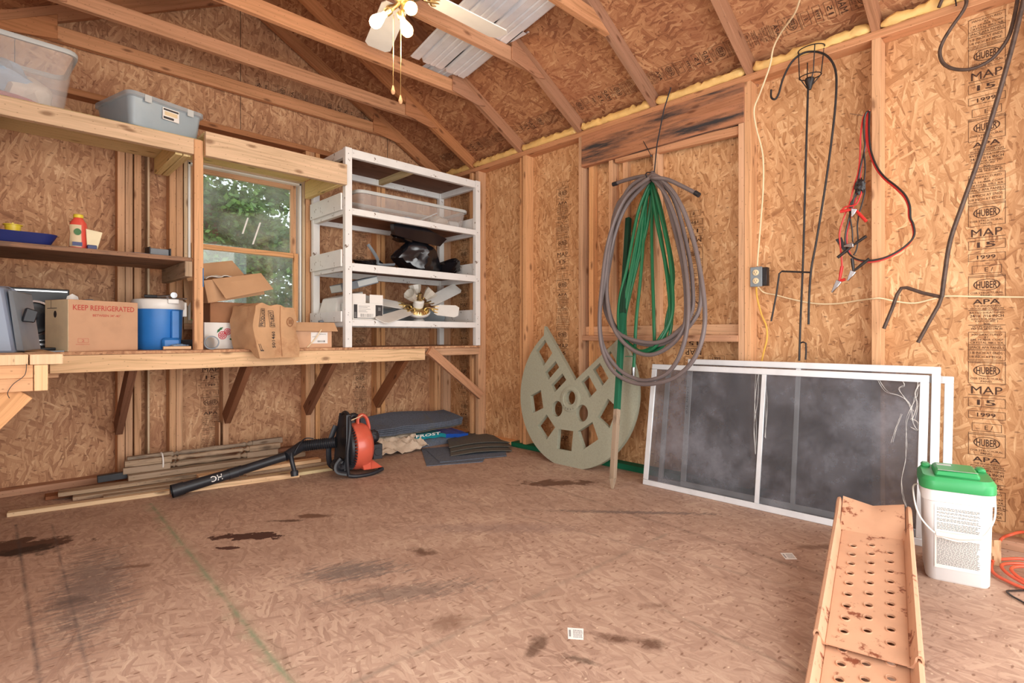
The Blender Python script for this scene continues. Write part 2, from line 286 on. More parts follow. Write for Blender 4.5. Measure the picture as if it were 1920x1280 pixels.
class MB:
    def __init__(s, T=None): s.v = []; s.f = []; s.uv = []; s.T = T or Matrix(); s.mi = []; s.m = 0
    def add(s, vs_, fs, uvs=None):
        b0 = len(s.v); s.v += [s.T @ V(p) for p in vs_]
        for i, f in enumerate(fs):
            s.f.append(tuple(b0+k for k in f)); s.mi.append(s.m)
            if uvs: s.uv.append(uvs[i])
            else:
                p = [V(vs_[k]) for k in f]; nrm = (p[1]-p[0]).cross(p[2]-p[0]) if len(p) > 2 else V((0, 0, 1))
                a = max(range(3), key=lambda q: abs(nrm[q]))
                i0, i1 = ((1, 2), (0, 2), (0, 1))[a]
                s.uv.append([(q[i0], q[i1]) for q in p])
        return s
    def beam(s, p0, p1, w, h, up=(0, 0, 1), w2=None, h2=None):
        p0, p1 = V(p0), V(p1); d = p1-p0; L = d.length; d = d.normalized(); u = V(up)
        if abs(d.dot(u)) > .98: u = V((0, 1, 0)) if abs(d.y) < .9 else V((1, 0, 0))
        sd = d.cross(u).normalized(); u = sd.cross(d).normalized()
        w2 = w2 or w; h2 = h2 or h; pts = []
        for (p, a, b_) in ((p0, w, h), (p1, w2, h2)):
            pts += [p-sd*a/2-u*b_/2, p+sd*a/2-u*b_/2, p+sd*a/2+u*b_/2, p-sd*a/2+u*b_/2]
        o = random.random()*3; o2 = random.random()*3
        fs = [(0, 1, 5, 4), (1, 2, 6, 5), (2, 3, 7, 6), (3, 0, 4, 7), (3, 2, 1, 0), (4, 5, 6, 7)]; uvs = []
        acc = [0, w, w+h, 2*w+h]; ww = [w, h, w, h]
        for k in range(4): uvs.append([(o, o2+acc[k]), (o, o2+acc[k]+ww[k]), (o+L, o2+acc[k]+ww[k]), (o+L, o2+acc[k])])
        for k in range(2): uvs.append([(o, o2), (o, o2+w), (o+.02, o2+w), (o+.02, o2)])
        return s.add(pts, fs, uvs)
    def box(s, x0, x1, y0, y1, z0, z1):
        x0, x1 = sorted((x0, x1)); y0, y1 = sorted((y0, y1)); z0, z1 = sorted((z0, z1))
        dx, dy, dz = x1-x0, y1-y0, z1-z0; c = V(((x0+x1)/2, (y0+y1)/2, (z0+z1)/2))
        if dx >= dy and dx >= dz: return s.beam((x0, c.y, c.z), (x1, c.y, c.z), dy, dz)
        if dy >= dz: return s.beam((c.x, y0, c.z), (c.x, y1, c.z), dx, dz)
        return s.beam((c.x, c.y, z0), (c.x, c.y, z1), dx, dy, up=(0, 1, 0))
    def pbox(s, x0, x1, y0, y1, z0, z1):   # box with panel uvs in room metres
        x0, x1 = sorted((x0, x1)); y0, y1 = sorted((y0, y1)); z0, z1 = sorted((z0, z1))
        p = [(x0, y0, z0), (x1, y0, z0), (x1, y1, z0), (x0, y1, z0), (x0, y0, z1), (x1, y0, z1), (x1, y1, z1), (x0, y1, z1)]
        return s.add(p, [(0, 3, 2, 1), (4, 5, 6, 7), (0, 1, 5, 4), (1, 2, 6, 5), (2, 3, 7, 6), (3, 0, 4, 7)])
    def hexa(s, p): return s.add(p, [(0, 3, 2, 1), (4, 5, 6, 7), (0, 1, 5, 4), (1, 2, 6, 5), (2, 3, 7, 6), (3, 0, 4, 7)])
    def tube(s, pts, r, n=8, cap=True, closed=False, sq=1.0, up=None):
        P = [V(p) for p in pts]; N_ = len(P); R = r if isinstance(r, (list, tuple)) else [r]*N_
        if up is None:
            d0 = (P[1]-P[0]).normalized(); up = V((0, 0, 1)) if abs(d0.z) < .9 else V((1, 0, 0))
        nrm = V(up); vs_ = []; L = 0; Ls = []
        for i in range(N_):
            a = P[i-1] if (i or closed) else P[0]; b = P[(i+1) % N_] if (i < N_-1 or closed) else P[-1]
            t = (b-a).normalized() if (b-a).length > 1e-9 else V((0, 0, 1))
            nrm = (nrm-t*nrm.dot(t)); nrm = nrm.normalized() if nrm.length > 1e-6 else t.orthogonal().normalized()
            bi = t.cross(nrm)
            if i: L += (P[i]-P[i-1]).length
            Ls.append(L)
            for k in range(n):
                a_ = 2*math.pi*k/n
                vs_.append(P[i]+(nrm*math.cos(a_)+bi*math.sin(a_)*sq)*R[i])
        fs = []; uvs = []
        for i in range(N_ if closed else N_-1):
            j = (i+1) % N_
            for k in range(n):
                k2 = (k+1) % n
                fs.append((i*n+k, j*n+k, j*n+k2, i*n+k2)[::-1]); q = R[i]*6.28/n
                uvs.append([(Ls[i], q*(k+1)), (Ls[j], q*(k+1)), (Ls[j], q*k), (Ls[i], q*k)])
        if cap and not closed:
            fs.append(tuple(range(n))); uvs.append([(0, 0)]*n); fs.append(tuple((N_-1)*n+k for k in range(n))[::-1]); uvs.append([(0, 0)]*n)
        return s.add(vs_, fs, uvs)
    def lathe(s, o, axis, prof, n=24, cap=True, up=None, sq=1.0, rot=0.0):
        o = V(o); a = V(axis).normalized(); u = V(up) if up else a.orthogonal(); u = (u-a*u.dot(a)).normalized(); b = a.cross(u)
        vs_ = []; fs = []
        for (r, t) in prof:
            for k in range(n):
                q = 2*math.pi*k/n+rot; vs_.append(o+a*t+(u*math.cos(q)+b*math.sin(q)*sq)*r)
        for i in range(len(prof)-1):
            for k in range(n): fs.append((i*n+k, i*n+(k+1) % n, (i+1)*n+(k+1) % n, (i+1)*n+k))
        if cap: fs.append(tuple(range(n))[::-1]); fs.append(tuple((len(prof)-1)*n+k for k in range(n)))
        return s.add(vs_, fs)
    def prism(s, poly, d):
        n = len(poly); P = [V(p) for p in poly]; d = V(d)
        vs_ = P+[p+d for p in P]; fs = [tuple(range(n))[::-1], tuple(range(n, 2*n))]+[(k, (k+1) % n, n+(k+1) % n, n+k) for k in range(n)]
        return s.add(vs_, fs)
    def grid(s, fn, nu, nv, thick=None):
        vs_ = [V(fn(i/nu, j/nv)) for j in range(nv+1) for i in range(nu+1)]; fs = [(j*(nu+1)+i, j*(nu+1)+i+1, (j+1)*(nu+1)+i+1, (j+1)*(nu+1)+i) for j in range(nv) for i in range(nu)]
        if thick is not None:
            m = len(vs_); t = V(thick); vs_ += [p-t for p in vs_]; fs += [tuple(m+k for k in f)[::-1] for f in fs]
            ring = [i for i in range(nu+1)]+[j*(nu+1)+nu for j in range(1, nv+1)]+[nv*(nu+1)+i for i in range(nu-1, -1, -1)]+[j*(nu+1) for j in range(nv-1, 0, -1)]
            for a_, b_ in zip(ring, ring[1:]+ring[:1]): fs.append((b_, a_, m+a_, m+b_))
        return s.add(vs_, fs)
    def text(s, t, o, u, v, bold=0.0):
        """text fitted to the parallelogram o, o+u, o+v"""
        tv, tf = text_mesh(t, bold); o, u, v = V(o), V(u), V(v)
        return s.add([o+u*a+v*b for a, b in tv], tf) if tv else s
    def frame(s, o, u, v, t):
        """rectangular outline of line width t drawn on the plane u, v"""
        o, u, v = V(o), V(u), V(v); un, vn = u.normalized()*t, v.normalized()*t
        a = [o, o+u, o+u+v, o+v]; b = [o+un+vn, o+u-un+vn, o+u+v-un-vn, o+v+un-vn]
        return s.add(a+b, [(0, 1, 5, 4), (1, 2, 6, 5), (2, 3, 7, 6), (3, 0, 4, 7)])
    def oval(s, o, u, v, t, n=28):
        o, u, v = V(o), V(u), V(v); vs_ = []
        for k in range(n):
            a = 2*math.pi*k/n; vs_ += [o+u*math.cos(a)+v*math.sin(a), o+u*math.cos(a)*(1-t)+v*math.sin(a)*(1-t)]
        return s.add(vs_, [(2*k, 2*((k+1) % n), 2*((k+1) % n)+1, 2*k+1) for k in range(n)])
    def blob(s, c, r, amp=.15, seed=0, sub=3, freq=2.0, flat=None, ridged=False):
        bm = bmesh.new(); bmesh.ops.create_icosphere(bm, subdivisions=sub, radius=1); c = V(c); sd = V((seed*7.3, seed*3.1, seed))
        for v in bm.verts:
            nn = noise.noise(v.co*freq+sd); nn2 = noise.noise(v.co*freq*2.6+sd)
            if ridged: nn = .5-abs(nn)*2; nn2 = .3-abs(nn2)*1.4
            k = 1+amp*nn+amp*.5*nn2
            p = V((v.co.x*r[0]*k, v.co.y*r[1]*k, v.co.z*r[2]*k))
            if flat is not None and p.z+c.z < flat: p.z = flat-c.z
            v.co = p+c
        bm.verts.index_update(); vs_ = [v.co.copy() for v in bm.verts]; fs = [tuple(v.index for v in f.verts) for f in bm.faces]; bm.free()
        return s.add(vs_, fs)
    def plate(s, outer, holes, th, O, U_, W_, n_=None):
        """flat plate with holes: 2-D outlines in metres mapped to O + x*U_ + y*W_, thickness th along the normal"""
        bm = bmesh.new(); es = []; loops = []
        for lp in [outer]+holes:
            vs_ = [bm.verts.new((p[0], p[1], 0)) for p in lp]; es += [bm.edges.new((vs_[i], vs_[(i+1) % len(vs_)])) for i in range(len(vs_))]; loops.append(len(lp))
        bmesh.ops.triangle_fill(bm, use_beauty=True, edges=es)
        bm.verts.index_update(); O, U_, W_ = V(O), V(U_), V(W_); nn = U_.cross(W_).normalized()*th
        m = len(bm.verts); P = [O+U_*v.co.x+W_*v.co.y for v in bm.verts]; F0 = []
        for f in bm.faces:
            t = tuple(v.index for v in f.verts)
            if f.normal.z < 0: t = t[::-1]
            F0.append(t)
        bm.free(); vs_ = P+[p-nn for p in P]; fs = F0+[tuple(m+k for k in t)[::-1] for t in F0]; b0 = 0
        for li, L in enumerate(loops):
            for i in range(L):
                a_, b_ = b0+i, b0+(i+1) % L; fs.append((a_, m+a_, m+b_, b_))
            b0 += L
        return s.add(vs_, fs)

def make_obj(name, mb, mat, parent=None, origin=None, bevel=0, smooth=38):
    vs_ = mb.v
    if origin is None:
        mn = V((min(p.x for p in vs_), min(p.y for p in vs_), min(p.z for p in vs_))); mx = V((max(p.x for p in vs_), max(p.y for p in vs_), max(p.z for p in vs_)))
        origin = V(((mn.x+mx.x)/2, (mn.y+mx.y)/2, mn.z))
    me = bpy.data.meshes.new(name); me.from_pydata([tuple(p-origin) for p in vs_], [], mb.f)
    uvl = me.uv_layers.new(name='UVMap'); k = 0
    flat = [c for f in mb.uv for q in f for c in q]; uvl.data.foreach_set('uv', flat)
    for m_ in (mat if isinstance(mat, (list, tuple)) else [mat]): me.materials.append(m_)
    if any(mb.mi): me.polygons.foreach_set('material_index', mb.mi)
    me.validate(); 
    if smooth:
        me.polygons.foreach_set('use_smooth', [True]*len(me.polygons)); me.set_sharp_from_angle(angle=math.radians(smooth))
    o = bpy.data.objects.new(name, me); COL.objects.link(o)
    if bevel:
        b = o.modifiers.new('bevel', 'BEVEL'); b.width = bevel; b.segments = 1; b.limit_method = 'ANGLE'
    if parent is not None:
        o.parent = parent; o.location = origin - WORLD[parent.name]
    else: o.location = origin
    WORLD[o.name] = V(origin)
    return o
WORLD = {}
def tag(o, label, cat, group=None, kind=None):
    if label: o['label'] = label
    if cat: o['category'] = cat
    if group: o['group'] = group
    if kind: o['kind'] = kind
    return o
class Thing:
    """an Empty at the thing's base that parents its parts (or, with one part, that mesh itself)"""
    def __init__(s, name, label, cat, group=None, kind=None): s.n = name; s.l = label; s.c = cat; s.g = group; s.k = kind; s.p = []
    def add(s, name, mb, mat, under=None, label=None, bevel=0, smooth=38, kind=None): s.p.append((name, mb, mat, under, label, bevel, smooth, kind)); return len(s.p)-1
    def done(s):
        if len(s.p) == 1:
            n, mb, mat, _, _, bv, sm, _ = s.p[0]; return tag(make_obj(s.n, mb, mat, bevel=bv, smooth=sm), s.l, s.c, s.g, s.k)
        A = [p for q in s.p for p in q[1].v]
        mn = V((min(p.x for p in A), min(p.y for p in A), min(p.z for p in A))); mx = V((max(p.x for p in A), max(p.y for p in A), max(p.z for p in A)))
        e = bpy.data.objects.new(s.n, None); e.empty_display_size = .05; COL.objects.link(e); e.location = V(((mn.x+mx.x)/2, (mn.y+mx.y)/2, mn.z)); WORLD[e.name] = e.location.copy()
        tag(e, s.l, s.c, s.g, s.k); made = []
        for (n, mb, mat, un, lb, bv, sm, kd) in s.p:
            o = make_obj(n, mb, mat, parent=(e if un is None else made[un]), bevel=bv, smooth=sm)
            if lb: o['label'] = lb
            if kd: o['kind'] = kd
            made.append(o)
        s.e = e; s.made = made
        return e
def single(name, mb, mat, label, cat, group=None, bevel=0, smooth=38, kind=None): return tag(make_obj(name, mb, mat, bevel=bevel, smooth=smooth), label, cat, group, kind)
def px(fn, pts, v): return [fn(a, b, v) for a, b in pts]

# ================================================================ THE ROOM
RS = 0.54                                   # roof rise per metre
XR = -1.74; XL = -3.48; YF = -4.85; ZP = 2.378
def zr(x): return ZP + RS*(-x if x > XR else (x-XL))      # underside of the rafters
def struct(name, mb, mat, parts=(), bevel=0):
    o = make_obj(name, mb, mat, bevel=bevel); o['kind'] = 'structure'
    for (n, b, m_, *rest) in parts:
        c = make_obj(n, b, m_, parent=o, bevel=rest[0] if rest else .002)
    return o
# ---- floor
g = MB(); g.pbox(XL-.12, .12, YF, .12, -.06, 0.0); struct('floor', g, M_floor)

# ---- stamps printed on the wall panels
def stamp_column(mb, place, z1, z0, wd, flip=False, seq=0, skip=None):
    """place(u, z) -> point; writes the mill stamps down a panel between heights z1 and z0"""
    U_ = place(1, 0)-place(0, 0); W_ = place(0, 1)-place(0, 0)
    def T(s, u, z, w_, h_, b=0.0): mb.text(s, place(u, z), U_*w_, W_*h_, min(b, .012))
    def Fr(u, z, w_, h_, t=.0016): mb.frame(place(u, z), U_*w_, W_*h_, t)
    def line(z): mb.add([place(0, z), place(wd, z), place(wd, z+.0022), place(0, z+.0022)], [(0, 1, 2, 3)])
    def huber(z): # .105 tall
        Fr(0, z, wd, .100); line(z+.092)
        mb.oval(place(wd/2, z+.058), U_*wd*.36, W_*.026, .09); T('HUBER', wd*.22, z+.042, wd*.56, .032, .03)
        T('OSB STRUCTURAL', wd*.06, z+.018, wd*.88, .0085); T('PANEL', wd*.34, z+.006, wd*.32, .0085)
    def mapb(z): T('MAP', wd*.08, z+.006, wd*.84, .034); line(z)
    def boxt(s, z, h_=.04): Fr(0, z, wd, h_); T(s, wd*.24, z+.008, wd*.5, h_-.016, .02)
    def eb(z): Fr(wd*.1, z, wd*.8, .036); T('E /', wd*.45, z+.008, wd*.22, .019)
    def apa(z): T('APA', wd*.12, z+.026, wd*.74, .022, .06); T('THE ENGINEERED', wd*.14, z+.014, wd*.74, .008); T('WOOD ASSOCIATION', wd*.05, z+.003, wd*.9, .008); line(z-.002)
    def rated(z):
        T('RATED SHEATHING', wd*.04, z+.072, wd*.92, .009); T('24/16  7/16 INCH', wd*.05, z+.056, wd*.9, .012, .02); T('SIZED FOR SPACING', wd*.08, z+.044, wd*.84, .008)
        T('EXPOSURE 1', wd*.2, z+.034, wd*.6, .008); T('406', wd*.4, z+.022, wd*.2, .009); line(z+.02); T('PS 2-92 SHEATHING', wd*.12, z+.010, wd*.76, .007, .02); T('PRP-108  HUD-UM-40', wd*.08, z+.001, wd*.84, .007, .02)
    def manuf(z):
        Fr(0, z, wd, .125); T('MANUFACTURED', wd*.1, z+.108, wd*.8, .009); T('BY', wd*.44, z+.097, wd*.12, .008); T('J.M. HUBER CORP', wd*.06, z+.084, wd*.88, .010); T('CRYSTAL HILL VA', wd*.06, z+.072, wd*.88, .010)
        line(z+.066); T('SPACE APA PANELS', wd*.04, z+.050, wd*.92, .011); line(z+.044); T('1/8 INCH AT ENDS', wd*.06, z+.026, wd*.86, .011); T('1/8 INCH AT EDGE', wd*.04, z+.009, wd*.86, .010)
    blocks = [(huber, .105), (mapb, .052), (lambda z: boxt('15', z), .052), (lambda z: boxt('1999', z, .034), .052), (eb, .056), (huber, .108), (apa, .054), (rated, .088), (manuf, .134)]
    z = z1; i = seq
    while True:
        fn, h_ = blocks[i % 9]; z -= h_
        if z < z0: break
        if not skip or not any(a < z+h_/2 < b for a, b in skip): fn(z)
        i += 1
WD = .125
st_back = MB()
E_ = .0012
for xc, z1, sq in ((-1.943, .695, 1), (-.785, 2.10, 3)):
    stamp_column(st_back, lambda u, z, xc=xc: V((xc-WD/2+u, .09-E_, z)), z1, .08, WD, seq=sq)
# a run of the same stamps lies sideways along the gable panel
def gpl(u, z): return V((-1.55+z, .09-E_, 2.66-u))
stamp_column(st_back, lambda u, z: V((-.30-(z-0), .09-E_, 2.71+u)), 1.35, .25, .11, seq=2)
# ---- back wall with its window opening
WX0, WX1, WZ0, WZ1 = -2.13, -1.30, .985, 2.10
outer = [(XL-.1, 0), (.1, 0), (.1, zr(.1)+.12), (XR, zr(XR)+.12), (XL-.1, zr(XL-.1)+.12)]
g = MB(); g.plate([(x, z) for x, z in outer], [[(WX0, WZ0), (WX1, WZ0), (WX1, WZ1), (WX0, WZ1)]], .012, (0, .09, 0), (1, 0, 0), (0, 0, 1))
parts = []
def stud(x0, z0=0.038, z1=2.34, m_=None, w_=.038):
    b = MB(); b.box(x0-w_/2, x0+w_/2, 0.0, .089, z0, z1); parts.append(('stud', b, m_ or M_stud))
for x in (-3.45, -2.475, -2.434, -2.388, -1.245, -1.20, -.66, -.615, -.05, -.019): stud(x)
stud(-2.33, w_=.012, m_=M_palew); stud(-2.155); stud(-2.195)
stud(-1.87, .038, WZ0-.04); stud(-1.90-.01-.0, .038, .3, w_=.01)
stud(-1.278)
b = MB(); b.box(XL, 0, 0, .089, 0, .038); parts.append(('bottom_plate', b, M_tie))
b = MB(); b.box(XL, 0, 0, .089, 2.34, 2.378); parts.append(('top_plate', b, M_raf))
b = MB(); b.box(WX0, WX1, 0, .089, WZ0-.04, WZ0); parts.append(('window_sill', b, M_stud))
b = MB(); b.box(WX0, WX1, 0, .089, WZ1, WZ1+.14); parts.append(('window_header', b, M_raf))
for x in (-2.96, -2.35, -1.74, -1.13, -.52):      # gable studs above the plate
    b = MB(); b.box(x-.019, x+.019, .03, .089, 2.378, zr(x)+.03); pass
parts.append(('panel_stamp', st_back, M_ink, 0))
for xs_ in (-1.745, -.52, -2.965):
    b = MB(); b.box(xs_-.0018, xs_+.0018, .0885, .0898, 2.38, zr(xs_)+.08); parts.append(('panel_seam', b, M_blkm, 0))
struct('wall_back', g, M_osb_b, parts)

# ---- right wall
st_right = MB()
def rp(yc, inv=False):
    if inv: return lambda u, z: V((.09-E_, yc-WD/2+u, 2.32-z))
    return lambda u, z: V((.09-E_, yc+WD/2-u, z))
stamp_column(st_right, rp(-3.885), 2.33, .05, WD, seq=8)
stamp_column(st_right, rp(-1.427), 2.10, .05, WD, seq=4)
stamp_column(st_right, rp(-.234), 2.30, .05, WD, seq=6)
stamp_column(st_right, rp(-2.497, True), 2.25, .55, WD, seq=1)
stamp_column(st_right, rp(-2.66), .80, .55, .10, seq=3, skip=[(.6, .71)])
g = MB(); g.pbox(.09, .102, YF, .1, 0, 2.42)
parts = []
def rstud(y, z0=.038, z1=2.34, x0=0.0, w_=.038, m_=None):
    b = MB(); b.box(x0, .089, y-w_/2, y+w_/2, z0, z1); parts.append(('stud', b, m_ or M_stud))
ry = lambda p: X(p, 640).y
for p in (883, 894, 1088.5, 1401): rstud(ry(p))
rstud(ry(983)); rstud(ry(973), w_=.022, x0=.02); rstud(ry(1103), x0=.03); rstud(ry(1642.5)); rstud(-4.09); rstud(-4.70); rstud(ry(1389)-.004, z1=2.115)
rstud(-.02)
rstud(ry(1143), .925, 2.115, w_=.03, x0=.01); rstud(ry(1164), .925, 2.115, x0=.05, w_=.04); rstud(ry(1225.5), .925, 2.10, w_=.036, x0=.02)
zz = lambda p, y_: X(p, y_).z
b = MB(); b.box(-.006, .088, ry(1092), ry(1384), .868, .905) ; parts.append(('sill_plate', b, M_tie))
b = MB(); b.box(0.04, .088, ry(1092), ry(1384), .905, .97) ; parts.append(('sill_cleat', b, M_stud))
b = MB(); b.beam((.03, ry(1151), X(1152, 297).z), (.03, ry(1384), X(1382, 243).z), .04, .05); parts.append(('opening_head', b, M_tie))
b = MB(); b.box(-.012, .026, ry(1092), ry(1396), 2.112, 2.338); parts.append(('header', b, M_header))
b = MB(); b.box(0, .089, YF, 0, 2.34, 2.378); parts.append(('top_plate', b, M_tie))
b = MB(); b.box(0, .089, -2.95, -.95, 0, .038); parts.append(('bottom_plate', b, M_green_w))
b = MB(); b.box(0, .089, YF, -2.95, 0, .038); parts.append(('bottom_plate', b, M_tie))
b = MB(); b.box(0, .089, -.95, 0, 0, .038); parts.append(('bottom_plate', b, M_stud))
parts.append(('panel_stamp', st_right, M_ink, 0))
b = MB(); b.tube(catmull([(.06, ry(1381), 2.09), (.055, ry(1381), 1.6), (.058, ry(1381), 1.1)], 4), .008, 6); parts.append(('foam_bead', b, M_foam, 0))
struct('wall_right', g, M_osb_r, parts)

# ---- left and front walls (beside and behind the camera), with the front door opening; the left opening is added for the fill lamp
def wallplate(name, outer, holes, O, U_, mat=M_osb_b):
    g = MB(); g.plate(outer, holes, .012, O, U_, (0, 0, 1)); return struct(name, g, mat)
wallplate('wall_left', [(0, 0), (4.95, 0), (4.95, 2.42), (0, 2.42)], [[(.95, .02), (2.15, .02), (2.15, 2.03), (.95, 2.03)]], (XL-.09, YF, 0), (0, 1, 0))
wallplate('wall_front', [(XL-.1, 0), (.1, 0), (.1, zr(.1)+.12), (XR, zr(XR)+.12), (XL-.1, zr(XL-.1)+.12)], [[(XL+.12, .02), (-.12, .02), (-.12, 2.3), (XL+.12, 2.3)]], (0, YF, 0), (1, 0, 0))

# ---- roof: sheathing, trusses, foam along the eave
g = MB(); t_ = .102
for a, b_ in ((.14, XR), (XR, XL-.14)):
    za, zb = zr(a)+t_, zr(b_)+t_
    n = 1
    g.add([(a, YF-.1, za), (a, .14, za), (b_, .14, zb), (b_, YF-.1, zb), (a, YF-.1, za+.012), (a, .14, za+.012), (b_, .14, zb+.012), (b_, YF-.1, zb+.012)],
          [(0, 1, 2, 3), (4, 7, 6, 5), (0, 3, 7, 4), (1, 5, 6, 2), (0, 4, 5, 1), (2, 6, 7, 3)])
parts = []
TY = [.045, -.45, -1.05, -1.655, -2.265, -2.879, -3.485, -4.09, -4.70]
cosr = 1/math.sqrt(1+RS*RS)
for y in TY:
    if y > 0:  yy = y
    for sgn in (1, -1):
        a = V((.10 if sgn > 0 else XL-.10, y, 0)); b_ = V((XR, y, zr(XR)))
        a.z = zr(a.x); nrm = V((RS*cosr*sgn, 0, cosr)); hh = .089
        b = MB(); b.beam(a+nrm*hh/2, b_+nrm*hh/2, .038, hh, up=nrm); parts.append(('rafter', b, M_raf))
    b = MB(); b.beam((-.515+.10, y, 2.645+.0445), (XL+.515-.10, y, 2.645+.0445), .036, .089); parts.append(('tie_beam', b, M_tie))
    if y > -2:
        for sg in (1, -1):
            c = lambda x, z: V((x if sg > 0 else XL-x, y-.0195 if y < 0 else y-.0195, z))
            b = MB(); b.prism([c(-.70, 2.65), c(-.70, 2.795), c(-.39, 2.625), c(-.46, 2.61)][::sg], (0, -.011, 0)); parts.append(('gusset', b, M_gusset))
b = MB(); b.box(XR-.019, XR+.019, YF, .08, zr(XR)-.02, zr(XR)+.10); parts.append(('ridge_board', b, M_raf))
# stamps along the eave on the roof panels
st = MB(); un = V((-cosr, 0, RS*cosr))
def epl(u, z): return V((-.035, 0, zr(-.035)+t_-.0015)) + un*(u) + V((0, -z, 0))
stamp_column(st, epl, 4.2, 0.05, .10, seq=0)
parts.append(('panel_stamp', st, M_ink, 0))
fm = MB()
for i in range(len(TY)-1):
    y0, y1 = TY[i]-.02, TY[i+1]+.02
    if i < 1: y0 = -.02
    n = 26; pts = []; rr = []
    for k in range(n+1):
        y = y0+(y1-y0)*k/n; q = noise.noise(V((y*9, i, 0))); q2 = noise.noise(V((y*31, i, 3)))
        pts.append((.012+.008*q, y, 2.404+.012*q2+.008*q)); rr.append(.026+.012*q+.009*q2 if 0 < k < n else .012)
    fm.tube(pts, rr, 10)
for v in fm.v:
    q = noise.noise(v*38); v += V((-.006*q, .004*q, .007*q))
parts.append(('spray_foam', fm, M_foam, 0))
struct('ceiling', g, M_osb_roof, parts)

# ---- window in the back wall
fr = MB(); y0, y1 = .005, .075
def win_rect(mb, x0, x1, z0, z1, t, ya, yb):
    mb.box(x0, x0+t, ya, yb, z0, z1); mb.box(x1-t, x1, ya, yb, z0, z1); mb.box(x0+t, x1-t, ya, yb, z1-t, z1); mb.box(x0+t, x1-t, ya, yb, z0, z0+t)
win_rect(fr, WX0+.001, WX1-.001, WZ0+.001, WZ1-.001, .022, .002, .10)
wroot = make_obj('window_1', fr, M_palew, bevel=.001); wroot['kind'] = 'structure'
s1 = MB(); win_rect(s1, WX0+.05, WX1-.05, 1.50, WZ1-.03, .04, .055, .085); us = make_obj('upper_sash', s1, M_stud, parent=wroot, bevel=.002)
s2 = MB(); win_rect(s2, WX0+.05, WX1-.05, WZ0+.03, 1.535, .036, .015, .045); ls = make_obj('lower_sash', s2, M_stud, parent=wroot, bevel=.002)
tr = MB()
for x in (WX0+.028, WX1-.042): tr.box(x, x+.014, .01, .08, WZ0+.023, WZ1-.023)
tr.box(WX0+.03, WX1-.03, .01, .08, WZ1-.037, WZ1-.024); make_obj('jamb_liner', tr, M_wplas, parent=wroot)
m, nt, b_ = newmat('dusty_glass'); N = NT(nt); out = nt.nodes['Material Output']
tcg = N.n('ShaderNodeTexCoord').outputs['Object']
trn = N.n('ShaderNodeBsdfTransparent', {0: (.93, .96, .93, 1)}); gl = N.n('ShaderNodeBsdfGlossy', {0: (.9, .9, .9, 1), 1: .02}); df = N.n('ShaderNodeBsdfDiffuse', {0: lin((196, 206, 196))})
mx = N.n('ShaderNodeMixShader', {0: .05, 1: trn.outputs[0], 2: gl.outputs[0]})
dn = N.n('ShaderNodeTexNoise', {'Vector': N.n('ShaderNodeMapping', {'Vector': tcg, 'Scale': (2.5, 1, 4)}).outputs[0], 'Scale': 1.2, 'Detail': 7}).outputs[0]
mx2 = N.n('ShaderNodeMixShader', {0: N.ramp(dn, [(.4, (.04, .04, .04, 1)), (.75, (.42, .42, .42, 1))]), 1: mx.outputs[0], 2: df.outputs[0]})
N.link(mx2.outputs[0], out.inputs[0]); M_glass = m
gp = MB(); gp.box(WX0+.085, WX1-.085, .068, .072, 1.535, WZ1-.065); make_obj('pane', gp, M_glass, parent=us)
gp = MB(); gp.box(WX0+.08, WX1-.08, .028, .032, WZ0+.06, 1.505); make_obj('pane', gp, M_glass, parent=ls)
tp = MB()
for a, b2 in (((465, 408), (455, 438)), ((488, 417), (474, 458))):
    p, q = Y(*a, .0665), Y(*b2, .0665); d = V((.006, 0, .001)); tp.add([p-d, p+d, q+d, q-d], [(0, 1, 2, 3)])
make_obj('tape_residue', tp, M_label, parent=us)

# ---- outside the window
g = MB(); g.pbox(-14, 8, .4, 24, -.35, -.3); o = tag(make_obj('lawn', g, plain('grass_ground', (96, 128, 66), .9, var=.2, scale=3)), None, None, kind='structure'); o.name = 'lawn'
def leafmat(name, c, c2):
    m, nt, b = newmat(name); N = NT(nt)
    geo = N.n('ShaderNodeNewGeometry').outputs['Random Per Island']
    N.link(N.ramp(geo, [(0, lin(c)), (1, lin(c2))]), b.inputs['Base Color']); b.inputs['Roughness'].default_value = .55
    return m
ML1 = leafmat('tree_leaf', (50, 84, 34), (112, 150, 66)); ML2 = leafmat('near_leaf', (120, 156, 88), (178, 204, 140))
rnd = random.Random(3)
def tree(cx, cy, h, r, n, mat, label, ls_=.05):
    t = Thing('tree', label, 'tree')
    tk = MB(); tk.tube(catmull([(cx, cy, -.32), (cx+.1, cy, h*.3), (cx-.05, cy+.1, h*.7)], 4), [.13-.008*i for i in range(9)], 8)
    fo = MB()
    centers = [(rnd.gauss(0, r*.42), rnd.gauss(0, r*.35), rnd.uniform(.0, 1)) for _ in range(46)]
    for _ in range(n):
        c = rnd.choice(centers)
        p = V((cx+c[0]+rnd.gauss(0, .17*r), cy+c[1]+rnd.gauss(0, .14*r), -.1+c[2]*h+rnd.gauss(0, .13*r)))
        d = V((rnd.gauss(0, 1), rnd.gauss(0, 1), rnd.gauss(-.3, .5))).normalized(); sd = d.cross(V((rnd.gauss(0, 1), rnd.gauss(0, 1), rnd.gauss(0, 1)))).normalized()
        L = ls_*rnd.uniform(.7, 1.5)
        fo.add([p, p+d*L*.5+sd*L*.28, p+d*L, p+d*L*.5-sd*L*.28], [(0, 1, 2, 3)])
    t.add('trunk', tk, M_dkw); t.add('foliage', fo, mat, smooth=0, kind='stuff'); t.done()
tree(-1.15, 3.0, 3.9, .95, 30000, ML1, 'leafy green tree seen through the middle of the window', .07)
tree(1.3, 5.6, 5.2, 1.3, 26000, ML1, 'darker leafy tree standing at the right of the window view', .1)
tree(-2.9, 5.4, 5.0, 1.1, 16000, ML1, 'leafy tree filling the left edge of the window view', .1)
